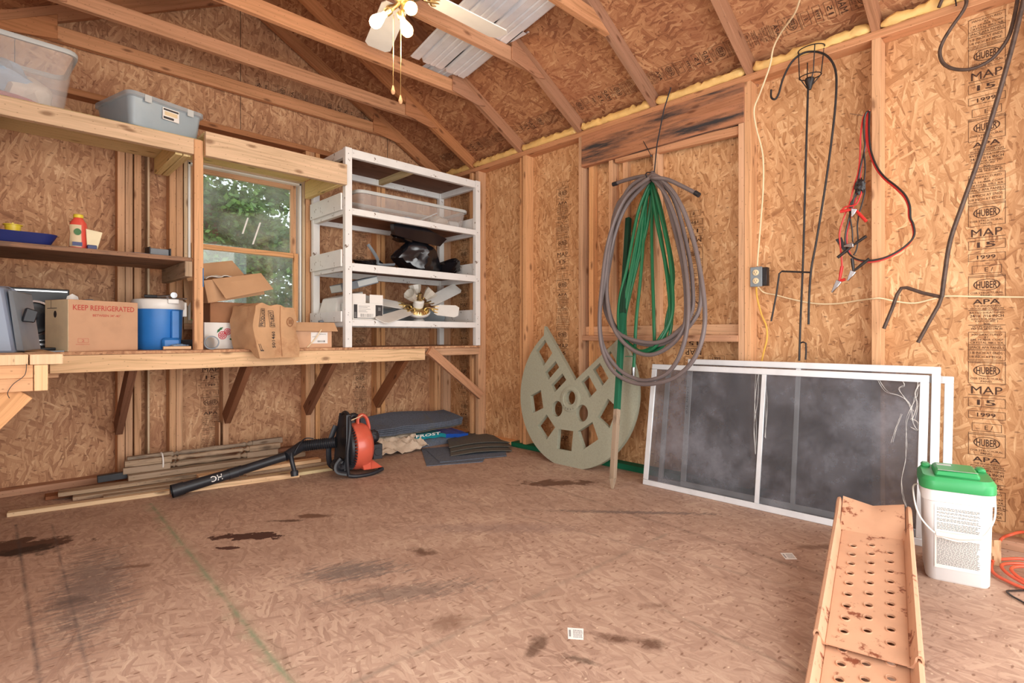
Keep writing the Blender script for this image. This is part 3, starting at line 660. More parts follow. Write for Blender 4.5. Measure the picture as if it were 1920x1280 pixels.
tree(-.9, 9.8, 8.5, 2.6, 42000, ML1, 'far tree behind the others outside the window', .16)
tree(-.2, 7.4, 3.0, 2.2, 34000, ML1, 'low dense leafy hedge of branches seen through the lower window panes', .12)
fo = MB()
for br in range(7):
    a = V((-.75+rnd.uniform(-.1, .3), 1.0+rnd.uniform(-.1, .2), .82+rnd.uniform(0, .3))); b2 = a+V((rnd.uniform(-.3, .05), -.1, rnd.uniform(.15, .42)))
    fo.tube([a, (a+b2)/2+V((0, 0, .03)), b2], [.006, .005, .003], 5)
    for k in range(60):
        p = a.lerp(b2, rnd.uniform(.2, 1.1)); d = V((rnd.gauss(0, 1), rnd.gauss(0, .6), rnd.gauss(0, .5))).normalized(); sd = d.cross(V((0, 1, rnd.gauss(0, .3)))).normalized(); L = rnd.uniform(.035, .07)
        fo.add([p, p+d*L*.5+sd*L*.22, p+d*L, p+d*L*.5-sd*L*.22], [(0, 1, 2, 3)])
fo.tube([(-.72, 1.1, -.32), (-.7, 1.08, .4), (-.68, 1.05, 1.0)], [.02, .015, .008], 6)
single('shrub', fo, ML2, 'pale green leafy shrub close outside the lower window pane', 'shrub', smooth=0)

# ================================================================ WORKBENCH AND UPPER SHELVES ON THE BACK WALL
YB = -.58
t = Thing('workbench', 'long wooden workbench along the back wall, with pine front beam and diagonal braces', 'workbench')
b = MB(); b.pbox(XL+.01, -.012, YB-.01, -.002, .803, .82); t.add('worktop', b, M_osb_b, bevel=.001)
b = MB(); b.box(-2.857, -.59, YB-.005, YB+.033, .712, .802); t.add('front_beam', b, M_pine, bevel=.002)
b = MB(); b.box(-2.95, -2.82, YB+.035, YB+.075, .69, .712); t.add('beam_cleat', b, M_stud)
b = MB(); b.box(-.58, -.003, YB+.02, YB+.058, .742, .802); t.add('side_apron', b, M_stud, bevel=.002)
b = MB(); b.box(XL+.01, -.003, -.045, -.004, .714, .802); t.add('ledger', b, M_stud, bevel=.002)
for xx in (-2.50, -1.885, -1.315, -.72):
    b = MB(); b.beam((xx, -.06, .33), (xx, YB+.08, .74), .038, .089, up=(0, 1, 0)); t.add('brace', b, M_dkw, bevel=.002)
b = MB(); b.beam((-.57, YB-.028, .79), (-.03, YB-.028, .39), .036, .07, up=(0, 0, 1)); t.add('brace', b, M_tie, bevel=.002)
t.done()

t = Thing('side_bench', 'left workbench end of stacked two-by-fours with a sawn joist end', 'workbench')
x = -2.88; YS = -1.52
for k in range(6):
    b = MB(); b.box(x-.096, x-.002, YS+.001*k, -.63, .796, .834); t.add('deck_board', b, M_pine, bevel=.002); x -= .098
b = MB(); b.box(-2.964, -2.925, YS+.004, -.64, .70, .795); t.add('joist', b, M_pine, bevel=.002)
for k in range(2):
    b = MB(); b.box(XL+.02, -2.966, YS+.01, YS+.048, .70+.048*k, .7475+.048*k); t.add('apron', b, M_stud, bevel=.0015)
b = MB(); b.beam((-3.0, YS+.06, .70), (-3.3, YS+.06, .34), .038, .089, up=(1, 0, 0)); t.add('brace', b, M_stud, bevel=.002)
b = MB(); b.tube(catmull([(-2.985, YS-.004, .80), (-2.99, YS-.006, .76), (-3.02, YS-.004, .73), (-3.035, YS-.004, .70), (-3.03, YS-.004, .68)], 4), .0012, 5); t.add('loose_wire', b, M_blk)
t.done()

t = Thing('wall_shelves', 'built-in pine wall shelves with a tall post, left of and above the window', 'shelf')
PX0, PX1 = -2.213, -2.165
b = MB(); b.box(PX0, PX1, YB-.002, YB+.036, .8205, 2.05); t.add('post', b, M_stud, bevel=.002)
b = MB(); b.box(XL+.02, PX0-.001, YB-.002, YB+.036, 1.96, 2.049); b2 = b; t.add('front_rail', b, M_pine, bevel=.002)
b = MB(); b.box(XL+.02, PX1, YB+.04, -.004, 2.052, 2.066); t.add('top_board', b, M_treat, bevel=.001)
b = MB(); b.box(-2.163, -1.272, YB-.04, YB-.003, 1.955, 2.098); t.add('header_beam', b, M_pine, bevel=.002)
b = MB(); b.box(-2.163, -1.325, YB+.0, -.004, 2.087, 2.103); t.add('soffit_board', b, M_treat)
b = MB(); b.box(-1.318, -1.28, YB+.005, -.03, 1.957, 2.086); t.add('end_joist', b, M_treat, bevel=.002)
for xx in (-3.06, -2.24, -2.282):
    b = MB(); b.box(xx-.019, xx+.019, YB+.04, -.004, 1.91 if xx < -3 else 1.95, 2.05); t.add('shelf_joist', b, M_treat if xx > -3 else M_oldw, bevel=.002)
b = MB(); b.box(XL+.02, PX0-.003, YB+.03, -.004, 1.335, 1.36); t.add('middle_board', b, M_shelfw, bevel=.002)
b = MB(); b.box(-2.26, -2.222, YB-.0, -.01, 1.245, 1.334); t.add('middle_cleat', b, M_oldw, bevel=.002)
b = MB(); b.box(-3.2, -3.162, YB+.04, -.01, 1.245, 1.334); t.add('middle_cleat', b, M_oldw, bevel=.002)
for zz_ in (1.29, 1.27, 1.31):
    pass
b = MB(); b.box(PX1-.004, PX1+.001, YB-.0045, YB+.02, 1.19, 1.30); t.add('blue_tape', b, M_tape, label='torn strip of blue tape')
t.done()

# ================================================================ WHITE SHELVING UNIT ON THE BENCH
t = Thing('shelving_unit', 'chipped white painted wooden shelving unit standing on the right end of the workbench', 'shelving unit')
UX0, UX1, UY0, UY1 = -1.268, -.014, -.586, -.03
UZ0, UZ1 = .8205, 2.235
for (xa, ya) in ((UX0, UY0), (UX1-.052, UY0), (UX0, UY1-.04), (UX1-.052, UY1-.04)):
    b = MB(); b.box(xa, xa+.052, ya, ya+.04, UZ0, UZ1); t.add('post', b, M_white, bevel=.002)
for z, h_, sb in ((2.17, .06, 0), (1.765, .045, 1), (1.365, .055, 1), (.972, .046, 1)):
    b = MB()
    b.box(UX0+.053, UX1-.053, UY0+.002, UY0+.036, z, z+h_); b.box(UX0+.053, UX1-.053, UY1-.036, UY1-.002, z, z+h_)
    for xa in (UX0+.004, UX1-.04): b.box(xa, xa+.034, UY0+.041, UY1-.041, z, z+h_)
    t.add('rail', b, M_white, bevel=.0015)
    b = MB(); b.pbox(UX0+.042, UX1-.042, UY0+.038, UY1-.038, z+h_-.009, z+h_-.001) if sb else b.pbox(UX0+.042, UX1-.042, UY0+.038, UY1-.038, z+h_-.012, z+h_)
    t.add('shelf_panel', b, M_dkw)
    if sb:
        b = MB(); b.box(UX0-.014, UX0-.001, UY0+.042, UY1-.01, z+.03, z+.03+.12 if z > .99 else z+.105)
        t.add('side_board', b, M_white, bevel=.001)
        b = MB(); b.box(UX1-.038, UX1-.02, UY0+.045, UY1-.045, z+h_+.001, z+h_+.11); t.add('side_board', b, M_white, bevel=.001)
b = MB(); b.box(-.70, -.665, UY0+.04, UY1-.04, 2.175, 2.22); t.add('cross_rail', b, M_treat, bevel=.001)
b = MB(); b.box(UX0+.06, UX1-.06, UY1-.002, UY1+.008, 1.02, 1.16); t.add('back_board', b, M_white, bevel=.001)
nl = MB()
for zz_ in (2.19, 1.79, 1.62, 1.39, 1.2, 1.05, 1.0, .88):
    for xa in (UX0+.03, UX1-.03): nl.lathe((xa+random.uniform(-.01, .01), UY0-.0008, zz_), (0, -1, 0), [(.003, 0), (.003, .0006)], 8)
t.add('nail', nl, M_print, kind='stuff'); t.done()

def boxmb(W, D, H, th=.004, T=None, open_top=True):
    """an open carton: floor and four walls, origin at the centre of its base"""
    b = MB(T)
    b.box(-W/2, W/2, -D/2, D/2, 0, th); b.box(-W/2, W/2, -D/2, -D/2+th, th, H); b.box(-W/2, W/2, D/2-th, D/2, th, H)
    b.box(-W/2, -W/2+th, -D/2+th, D/2-th, th, H); b.box(W/2-th, W/2, -D/2+th, D/2-th, th, H)
    if not open_top: b.box(-W/2+th, W/2-th, -D/2+th, D/2-th, H-th, H)
    return b
def TR(x, y, z, a=0, rx=0, ry=0): return Matrix.Translation((x, y, z)) @ Matrix.Rotation(math.radians(a), 4, 'Z') @ Matrix.Rotation(math.radians(rx), 4, 'X') @ Matrix.Rotation(math.radians(ry), 4, 'Y')
def tote(T, W, D, H, taper, th=.004, r=.05):
    """rounded tapering storage tub shell"""
    def ring(w_, d_, r_, z, n=5):
        o = []
        for cx, cy, a0 in ((w_/2-r_, d_/2-r_, 0), (-w_/2+r_, d_/2-r_, 90), (-w_/2+r_, -d_/2+r_, 180), (w_/2-r_, -d_/2+r_, 270)):
            for k in range(n):
                a = math.radians(a0+90*k/(n-1)); o.append((cx+r_*math.cos(a), cy+r_*math.sin(a), z))
        return o
    b = MB(T); rs = [ring((W-2*taper), (D-2*taper), r*.8, 0), ring(W-2*taper+.01, D-2*taper+.01, r*.85, .012), ring(W, D, r, H), ring(W-2*th, D-2*th, r-th, H), ring(W-2*taper-2*th+.01, D-2*taper-2*th+.01, r*.8, .014), ring(W-2*taper-2*th, D-2*taper-2*th, r*.75, th)]
    n = len(rs[0]); vs_ = [p for q in rs for p in q]; fs = []
    for i in range(len(rs)-1):
        for k in range(n): fs.append((i*n+k, i*n+(k+1) % n, (i+1)*n+(k+1) % n, (i+1)*n+k))
    fs.append(tuple(range(n))[::-1]); fs.append(tuple((len(rs)-1)*n+k for k in range(n))); b.add(vs_, fs)
    rim = MB(T); rr = [ring(W+.001, D+.001, r, H-.018), ring(W+.024, D+.024, r+.012, H-.018), ring(W+.028, D+.028, r+.014, H-.002), ring(W+.02, D+.02, r+.01, H+.006), ring(W-.004, D-.004, r, H+.006), ring(W-.004, D-.004, r, H-.018)]
    vs_ = [p for q in rr for p in q]; fs = []
    for i in range(len(rr)):
        j = (i+1) % len(rr)
        for k in range(n): fs.append((i*n+k, i*n+(k+1) % n, j*n+(k+1) % n, j*n+k))
    rim.add(vs_, fs); return b, rim, ring
# ---- clear tub on the unit's upper shelf and the odds and ends in it
cz = 1.811
T0 = TR(-.60, -.30, cz, -1)
b, rim, ring = tote(T0, 1.02, .40, .165, .03)
t = Thing('storage_tote', 'long shallow clear plastic tub on the top shelf of the white unit', 'storage tub'); t.add('tub', b, M_cloud2); t.add('rim', rim, M_rim); t.done()
b = MB(); b.beam((-.55, -.36, cz+.02), (-.36, -.42, cz+.12), .04, .008); single('plastic_strip', b, M_rim, 'pale strip leaning inside the long clear tub', 'strip')
b = MB(); b.blob((-.30, -.36, cz+.06), (.09, .07, .05), .3, 3, 3, 2.2); single('crumpled_wrapping', b, M_cloth_w, 'cream crumpled wrapping in the middle of the long clear tub', 'wrapping')
b = MB(); b.lathe((-.16, -.38, cz+.05), (1, .1, .1), [(.03, -.05), (.04, -.03), (.04, .04), (.03, .05)], 16); single('paper_roll', b, M_bucket, 'grey-white roll lying at the right end of the clear tub', 'roll')
b = MB(); b.blob((-.66, -.40, cz+.028), (.09, .05, .02), .25, 8, 2, 2.5); single('rag', b, M_cloth_b, 'flat pale rag on the floor of the long clear tub', 'rag')
b = MB(); b.lathe((-.92, -.40, cz+.035), (0, -1, 0), [(.028, -.012), (.033, 0), (.028, .012)], 18); single('tape_roll', b, M_grey, 'grey tape roll at the left end of the long clear tub', 'tape roll')

# ---- black bin bags and strap
def crumple(mb, c, r, seed, amp=.34, sub=4, flat=None):
    bm = bmesh.new(); bmesh.ops.create_icosphere(bm, subdivisions=sub, radius=1); R_ = random.Random(seed)
    pts = [V((R_.gauss(0, 1), R_.gauss(0, 1), R_.gauss(0, 1))).normalized() for _ in range(26)]; hs = [R_.uniform(.62, 1.12) for _ in pts]
    c = V(c)
    for v in bm.verts:
        n = v.co.normalized()
        k = min(h_/max(n.dot(p), .05) for p, h_ in zip(pts, hs) if n.dot(p) > .05); k = min(k, 1.25)
        k += .03*noise.noise(n*5+V((seed, 0, 0)))
        p = V((n.x*r[0]*k, n.y*r[1]*k, n.z*r[2]*k))+c
        if flat is not None and p.z < flat: p.z = flat
        v.co = p
    bm.verts.index_update(); vs_ = [v.co.copy() for v in bm.verts]; fs = [tuple(v.index for v in f.verts) for f in bm.faces]; bm.free(); return mb.add(vs_, fs)
bz = 1.4215
t = Thing('bin_bag', 'large crumpled glossy black plastic bag on the second shelf of the white unit', 'plastic bag')
b = MB(); crumple(b, (-.50, -.32, bz+.13), (.25, .17, .17), 11, flat=bz)
t.add('body', b, M_bag, smooth=16)
b = MB(); crumple(b, (-.64, -.36, bz+.275), (.14, .10, .045), 5, flat=bz+.2); t.add('folded_top', b, M_bag, smooth=16)
b = MB(); b.prism([Y(*p, -.50) for p in ((738, 420), (751, 417), (800, 428), (838, 448), (825, 462), (780, 452), (740, 440))], (.0, .05, .01)); t.add('flap', b, M_bag, smooth=16)
t.done()
b = MB(); crumple(b, (-.185, -.34, bz+.075), (.13, .16, .085), 21, flat=bz); single('bin_bag', b, M_bag, 'small twisted black plastic bag beside the large bag on the white unit', 'plastic bag', smooth=16)
b = MB(); crumple(b, (-.98, -.42, bz+.032), (.15, .09, .036), 31, flat=bz); single('bin_bag', b, M_bag, 'flattened black plastic bag under the grey strap', 'plastic bag', smooth=16)
b = MB(); pts = catmull([Y(690, 458, -.42), Y(700, 472, -.45), Y(708, 486, -.50), Y(711, 496, -.53), Y(740, 496, -.52)], 5); b.tube(pts, .012, 8, sq=.35); single('strap', b, M_grey, 'grey-blue bent plastic strap standing up from the black bags', 'strap')

# ---- bottom shelf of the unit
sz = 1.0185
T0 = TR(-1.06, -.445, sz, -2)
t = Thing('carton', 'white carton with torn top flaps and a black printed label on the white unit', 'box')
t.add('body', boxmb(.245, .18, .125, T=T0, open_top=False), M_wplas, bevel=.001)
b = MB(T0); b.box(-.122, -.018, -.09, -.087, .125, .19); b.box(.014, .122, -.09, -.087, .125, .188); t.add('flap', b, M_label)
b = MB(T0); b.box(-.112, .118, -.0915, -.0902, .012, .112); t.add('label', b, M_print, label='black printed label')
b = MB(T0); b.box(-.085, .06, -.0925, -.0917, .016, .116); lb = t.add('shipping_label', b, M_label)
b = MB(T0)
rq = random.Random(5)
for k in range(16): b.box(-.06+k*.0065, -.06+k*.0065+rq.choice((.002, .004)), -.0931, -.0926, .022, .046)
for z_ in (.058, .066, .078, .09, .10): b.box(-.075, -.075+rq.uniform(.05, .1), -.0931, -.0926, z_, z_+.003)
for k in range(7): b.box(.082+k*.003, .0835+k*.003, -.0931, -.0926, .07, .095)
for z_ in (.02, .03, .04, .05): b.box(-.108, -.092, -.0931, -.0926, z_, z_+.005)
t.add('barcode', b, M_grey_print); t.done()
T0 = TR(-1.11, -.19, sz+.0, 4)
t = Thing('paper_package', 'bright white wrapped package behind the post at the left of the white unit', 'package')
b = MB(T0); b.hexa([(-.13, -.14, 0), (.13, -.14, 0), (.13, .12, 0), (-.13, .12, 0), (-.09, -.12, .17), (.13, -.12, .23), (.13, .10, .23), (-.09, .10, .17)]); t.add('body', b, M_wplas, bevel=.006); t.done()
T0 = Matrix.Translation((-1.09, -.36, sz+.27)) @ Matrix.Rotation(math.radians(-16), 4, 'Y') @ Matrix.Rotation(math.radians(4), 4, 'Z')
t = Thing('parts_box', 'narrow grey-green flat box tilted on top of the white package', 'box')
b = MB(T0); b.box(-.16, .16, -.1, .06, -.028, .028); t.add('body', b, M_grey, bevel=.002)
b = MB(T0); b.box(-.1605, -.1602, -.095, .055, -.024, .024); t.add('end_label', b, M_rim, label='pale end label')
b = MB(T0); b.box(-.02, .155, -.1008, -.1002, -.02, .02); t.add('side_label', b, M_rim, label='pale side label'); t.done()
t = Thing('plastic_tub', 'grey translucent tub behind the old ceiling fan on the white unit', 'tub')
b, rim, ring = tote(TR(-.42, -.125, sz, 0), .72, .12, .13, .02, r=.03); t.add('tub', b, M_cloudb); t.add('rim', rim, M_rim); t.done()
b = MB(); b.lathe((-.49, -.35, sz), (0, 0, 1), [(.045, 0), (.05, .012), (.036, .026), (.016, .032), (.008, .05)], 20); single('canopy_cap', b, M_wplas, 'small white dome cap on the shelf under the old ceiling fan', 'cap')

# ---- ceiling fans: one stored upside-down on the shelf, one hanging from the trusses
def blade_mb(T, L=.36, W=.115, r0=.16, dz=0, th=.006, rot=0):
    b = MB(T @ Matrix.Rotation(math.radians(rot), 4, 'Z') @ Matrix.Translation((0, 0, dz)) @ Matrix.Rotation(math.radians(10), 4, 'X'))
    o = [(r0, -W*.36), (r0+.03, -W*.5), (r0+L-.03, -W*.56), (r0+L, -W*.38), (r0+L, W*.38), (r0+L-.03, W*.56), (r0+.03, W*.5), (r0, W*.36)]
    b.prism([(x_, y_, -th/2) for x_, y_ in o], (0, 0, th)); return b
def arm_mb(T, r0=.08, r1=.18, dz=0, rot=0, s=1):
    b = MB(T @ Matrix.Rotation(math.radians(rot), 4, 'Z'))
    b.tube(catmull([(r0, 0, dz*.3), (r0+.03, 0, dz+.018*s), (r1-.02, 0, dz+.012*s), (r1+.03, 0, dz+.004)], 5), .007, 8)
    b.tube(catmull([(r1-.03, 0, dz+.008*s), (r1, .03, dz+.008*s), (r1+.03, .035, dz+.006)], 4), .005, 6); b.tube(catmull([(r1-.03, 0, dz+.008*s), (r1, -.03, dz+.008*s), (r1+.03, -.035, dz+.006)], 4), .005, 6)
    return b
P0 = Y(790, 584, -.42)
TF = Matrix.Translation((P0.x, -.36, sz+.085)) @ Matrix.Rotation(math.radians(31), 4, 'X') @ Matrix.Rotation(math.radians(-10), 4, 'Y')
t = Thing('ceiling_fan', 'white and brass ceiling fan with glass shades stored upside down on the white unit', 'ceiling fan')
b = MB(TF); b.lathe((0, 0, 0), (0, 0, 1), [(.04, -.03), (.085, -.018), (.105, 0), (.108, .014), (.095, .02)], 32); t.add('motor_housing', b, M_wplas)
b = MB(TF); b.lathe((0, 0, 0), (0, 0, 1), [(.098, .02), (.088, .034), (.06, .045), (.05, .052)], 32)
for k in range(28):
    a = 2*math.pi*k/28; b.beam((.097*math.cos(a), .097*math.sin(a), .021), (.082*math.cos(a), .082*math.sin(a), .04), .006, .004)
t.add('vent_ring', b, M_brass)
b = MB(TF); b.lathe((0, 0, 0), (0, 0, 1), [(.042, .05), (.044, .06), (.044, .1), (.036, .108), (.02, .112)], 24); t.add('switch_housing', b, M_wplas)
b = MB(TF); b.lathe((0, 0, 0), (0, 0, 1), [(.02, .112), (.034, .118), (.014, .13), (.012, .155), (.006, .16)], 20)
for k, (ax, up_) in enumerate(((-1, .8), (1, .8), (0, 1.0))): b.tube(catmull([(0, 0, .12), (ax*.03, .0 if ax else .03, .115), (ax*.045, 0 if ax else .045, .13)], 4), .008, 8)
b.lathe((0, 0, .158), (0, 0, 1), [(.014, 0), (.014, .014), (.008, .018)], 14)
t.add('light_fitter', b, M_brass)
for (dx, dy, ux) in ((-.05, -.01, -.72), (.05, -.01, .72), (0, .05, 0)):
    b = MB(TF); ax = V((ux, .0 if ux else .6, .8)).normalized()
    b.lathe((dx, dy, .125), ax, [(.022, 0), (.03, .012), (.047, .05), (.054, .085), (.05, .086), (.043, .05), (.026, .014)], 8, cap=False); t.add('glass_shade', b, M_shade, smooth=0)
# blade directions taken on the tilted plane of the hub
hub = TF @ V((0, 0, .03)); nrm = (TF.to_3x3() @ V((0, 0, 1))); ex = TF.to_3x3() @ V((1, 0, 0)); ey = TF.to_3x3() @ V((0, 1, 0))
def toward(tip, pitch=0):
    d = tip-hub; x_ = d.normalized(); z_ = (nrm+(CAM-hub).normalized()*pitch); z_ = (z_-x_*z_.dot(x_)).normalized(); y_ = z_.cross(x_)
    M_ = Matrix.Identity(4)
    for r_ in range(3): M_[r_][0], M_[r_][1], M_[r_][2], M_[r_][3] = x_[r_], y_[r_], z_[r_], hub[r_]
    return M_, d.length
for (q, yy_, pt) in (((697, 606), -.66, .5), ((858, 584), -.60, .45), ((878, 529), -.24, .2), ((672, 558), -.30, .3)):
    TB, L_ = toward(Y(*q, yy_), pt); L_ = max(.2, min(.42, L_-.14))
    bi = t.add('blade', blade_mb(TB, L=L_, W=.105, r0=.14, dz=.0), M_wplas); t.add('blade_arm', arm_mb(TB, .055, .14, .0), M_brass, under=bi)
t.done()

HX, HY = -1.66, -1.93
TH = TR(HX, HY, 2.60, 0)
t = Thing('ceiling_fan', 'ceiling fan hanging from the roof trusses with bare glowing bulbs and two pull chains', 'ceiling fan')
b = MB(TH); b.lathe((0, 0, 0), (0, 0, 1), [(.05, -.05), (.1, -.035), (.115, -.005), (.115, .03), (.09, .06), (.03, .075), (.014, .08), (.014, .28)], 32); t.add('motor_housing', b, M_wplas)
b = MB(TH); b.lathe((0, 0, 0), (0, 0, 1), [(.07, -.046), (.075, -.058), (.05, -.068), (.046, -.10), (.036, -.112), (.012, -.118)], 24)
b.lathe((0, 0, 0), (0, 0, 1), [(.1, -.036), (.112, -.045), (.1, -.052)], 32)
t.add('light_fitter', b, M_brass)
rotf = [math.degrees(math.atan2(q.y-HY, q.x-HX)) for q in (Z(700, 105, 2.58), Z(935, 60, 2.58), Z(560, 10, 2.58))]
a0 = rotf[1]
for k in range(5):
    bi = t.add('blade', blade_mb(TH, L=.46, W=.13, r0=.17, dz=-.03, rot=a0+72*k), M_wplas); t.add('blade_arm', arm_mb(TH, .09, .18, -.03, rot=a0+72*k, s=-1), M_brass, under=bi)
for (p, q, mm) in (((727, 22), (707, 42), M_bulb), ((752, 30), (767, 66), M_bulb2), ((762, 14), (776, 30), M_bulb2)):
    z1_ = 2.475
    D = (V((HX, HY, 0))-CAM).dot(FW)
    def atD(a, b_, D=D): r_ = ray(a, b_); return CAM + r_*(D/1022)
    s_, e_ = atD(*p), atD(*q)
    if q[0] == 776: e_ = e_ - FW*.06
    if q[0] == 707: e_ = e_ - RT*.01
    ax = (e_-s_).normalized(); c0 = V((HX, HY, 2.515))
    b = MB(); b.tube(catmull([c0, c0.lerp(s_, .5)+V((0, 0, -.012)), s_], 4), .009, 8); b.lathe(s_-ax*.02, ax, [(.012, 0), (.019, .006), (.019, .03), (.016, .034)], 16); so = t.add('socket', b, M_brass)
    b = MB(); b.lathe(s_+ax*.012, ax, [(.013, 0), (.014, .014), (.024, .038), (.03, .056), (.029, .07), (.02, .086), (.006, .093)], 20); t.add('bulb', b, mm, under=so)
for (a1, a2) in (((738, 28), (737, 162)), ((752, 26), (751, 180))):
    p, q = atD(*a1), atD(*a2); b = MB(); b.tube([p, q], .0018, 5); ch = t.add('pull_chain', b, M_brass)
    b = MB(); b.lathe(q+V((0, 0, .004)), (0, 0, -1), [(.003, 0), (.006, .012), (.01, .026), (.009, .036), (.004, .042)], 14); t.add('chain_knob', b, M_stud, under=ch)
t.done()
for (p, e_) in (((706, 42), 9.0), ((768, 60), 5.0)):
    l = bpy.data.lights.new('bulb_light', 'POINT'); l.energy = e_; l.color = (1, .78, .5); l.shadow_soft_size = .03
    o = bpy.data.objects.new('bulb_light', l); COL.objects.link(o); o.location = atD(*p) - V((0, 0, .05)) - FW*.05

# ---- white metal roofing sheets laid over the tie beams
sh = MB()
def sheet(mb, c, u, v, W, L, zoff):
    n = 60; c, u, v = V(c), V(u), V(v); pr = []
    for k in range(n+1):
        s_ = k/n*W; ph = (s_ % .19)/.19; h_ = .024 if ph < .10 else (.024*(1-(ph-.10)/.05) if ph < .15 else (.006 if .45 < ph < .5 or .65 < ph < .7 else 0))
        pr.append((s_, h_))
    vs_ = []
    for a, h_ in pr:
        for e in (0, 1): vs_.append(c+u*a+v*L*e+V((0, 0, h_+zoff)))
    mb.add(vs_, [(2*k, 2*k+1, 2*k+3, 2*k+2) for k in range(n)])
    m_ = len(vs_)
    mb.add([p+V((0, 0, .0008)) for p in vs_], [(2*k, 2*k+2, 2*k+3, 2*k+1) for k in range(n)])
ZS = 2.7352
A, B_, C_ = Z(778, 110, ZS), Z(876, 150, ZS), Z(1054, 8, ZS)
u = (A-B_); W_ = u.length; u.normalize(); v = (C_-B_).normalized()
sheet(sh, B_, u, v, W_+.04, 1.95, 0.0)
single('roofing_sheet', sh, M_gal, 'ribbed white metal roofing sheet resting on top of the tie beams', 'roofing sheet', smooth=0)
sh = MB(); A2, B2 = Z(752, 136, ZS+.024), Z(806, 162, ZS+.024)
sheet(sh, B_+V((-.06, .22, .024)), V((-1, -.1, 0)).normalized(), V((0, -1, 0)), .26, .9, 0.0)
single('roofing_sheet', sh, M_gal, 'narrow metal roofing offcut poking out behind the ribbed sheet on the tie beams', 'roofing sheet', smooth=0)

# ================================================================ ON THE UPPER AND MIDDLE SHELVES
tz = 2.0665
T0 = TR(-3.035, -.335, tz, 3)
b, rim, ring = tote(T0, .56, .40, .31, .045)
t = Thing('storage_tote', 'tall cloudy plastic tub full of cloths at the left end of the top shelf', 'storage tub'); t.add('tub', b, M_cloud2); t.add('rim', rim, M_rim); t.done()
b = MB(T0); b.blob((-.06, -.06, .15), (.18, .11, .08), .35, 4, 3, 1.8); single('folded_towel', b, M_cloth_b, 'light blue towel bundled inside the tall cloudy tub', 'towel')
b = MB(T0); b.blob((.10, -.06, .09), (.10, .09, .075), .25, 6, 3, 1.6); single('cloth_bundle', b, M_cloth_w, 'cream cloth bundle at the right side inside the tall cloudy tub', 'cloth')
b = MB(T0); b.blob((-.02, -.09, .028), (.19, .055, .026), .2, 9, 3, 2.0); single('striped_cloth', b, M_cloth_r, 'red cloth at the bottom of the tall cloudy tub', 'cloth')
t = Thing('storage_box', 'low frosted blue-grey storage box with lid and small label on the top shelf', 'storage box')
T0 = Matrix.Translation((-2.53, -.585, tz)) @ Matrix.Rotation(math.radians(15), 4, 'Z') @ Matrix.Translation((.205, .20, 0)) @ Matrix.Diagonal((1, 1.30, 1.25, 1))
b, rim, ring = tote(T0, .40, .30, .125, .02, r=.03); t.add('tub', b, M_cloudb); 
b = MB(T0); b.add([p for q in (ring(.41, .31, .034, .118), ring(.425, .325, .04, .122), ring(.425, .325, .04, .138), ring(.38, .28, .03, .144)) for p in q], [(i*20+k, i*20+(k+1) % 20, (i+1)*20+(k+1) % 20, (i+1)*20+k) for i in range(3) for k in range(20)]+[tuple(range(20))[::-1], tuple(range(60, 80))]); li = t.add('lid', b, M_cloudb)
b = MB(T0)
for xx in (-.13, .10):
    b.box(xx, xx+.035, -.1645, -.16, .105, .136)
t.add('latch', b, M_rim, under=li)
b = MB(T0); b.box(-.03, .06, -.1525, -.1495, .058, .112); lb = t.add('label', b, M_label)
b = MB(T0); b.box(-.026, .056, -.1532, -.1526, .1, .108); b.box(-.026, .03, -.1532, -.1526, .062, .072); t.add('label_print', b, M_print, under=lb)
b = MB(T0); b.box(-.02, .05, -.1532, -.1526, .078, .096); t.add('label_picture', b, M_cream, under=lb); t.done()
for o in bpy.data.objects:
    pass
mz = 1.3605
t = Thing('plastic_tray', 'dark blue plastic tray with white lining at the left of the middle shelf', 'tray')
q = Y(60, 450, -.42)
Tt = TR(-3.03, -.37, mz, 2)
b, rim, ring = tote(Tt, .42, .30, .06, .03, r=.05); t.add('tray', b, M_navy)
b = MB(Tt); b.grid(lambda a, c: (-.19+.38*a, -.13+.26*c, .062+.012*noise.noise(V((a*3, c*3, 1)))-.01*abs(a-.5)), 12, 10, (0, 0, .004)); t.add('lining', b, M_paper, label='white paper lining'); t.done()
b = MB(); pc = Y(24, 422, -.34); b.lathe((pc.x, pc.y, mz+.074), (0, 0, 1), [(.03, 0), (.034, .035), (.04, .036), (.04, .04), (.03, .04), (.027, .004)], 12)
b.box(pc.x-.004, pc.x+.004, pc.y-.004, pc.y+.004, mz+.10, mz+.125)
single('yellow_cup', b, M_yel, 'small bright yellow plastic cup sitting on the blue tray', 'cup')
pc = Y(147, 466, -.40)
t = Thing('squeeze_bottle', 'red-orange bottle with yellow cap and green label on the middle shelf', 'bottle')
S = (pc.x, pc.y, mz)
b = MB(); b.lathe(S, (0, 0, 1), [(.036, 0), (.04, .01), (.04, .06), (.036, .09), (.04, .12), (.036, .15), (.022, .172), (.02, .178)], 24, up=(1, 0, 0), sq=.6); t.add('body', b, M_redb)
b = MB(); b.lathe(S, (0, 0, 1), [(.0225, .178), (.0225, .194), (.019, .197)], 20, up=(1, 0, 0), sq=.9); t.add('cap', b, M_yel)
b = MB(); b.lathe(S, (0, 0, 1), [(.0405, .02), (.0405, .055), (.037, .09), (.0405, .12), (.0395, .138)], 24, up=(1, 0, 0), sq=.61, cap=False)
b.f = [f for i, f in enumerate(b.f) if 13 <= i % 24 <= 18]; b.uv = b.uv[:len(b.f)]; b.mi = b.mi[:len(b.f)]
lb = t.add('label', b, M_cream)
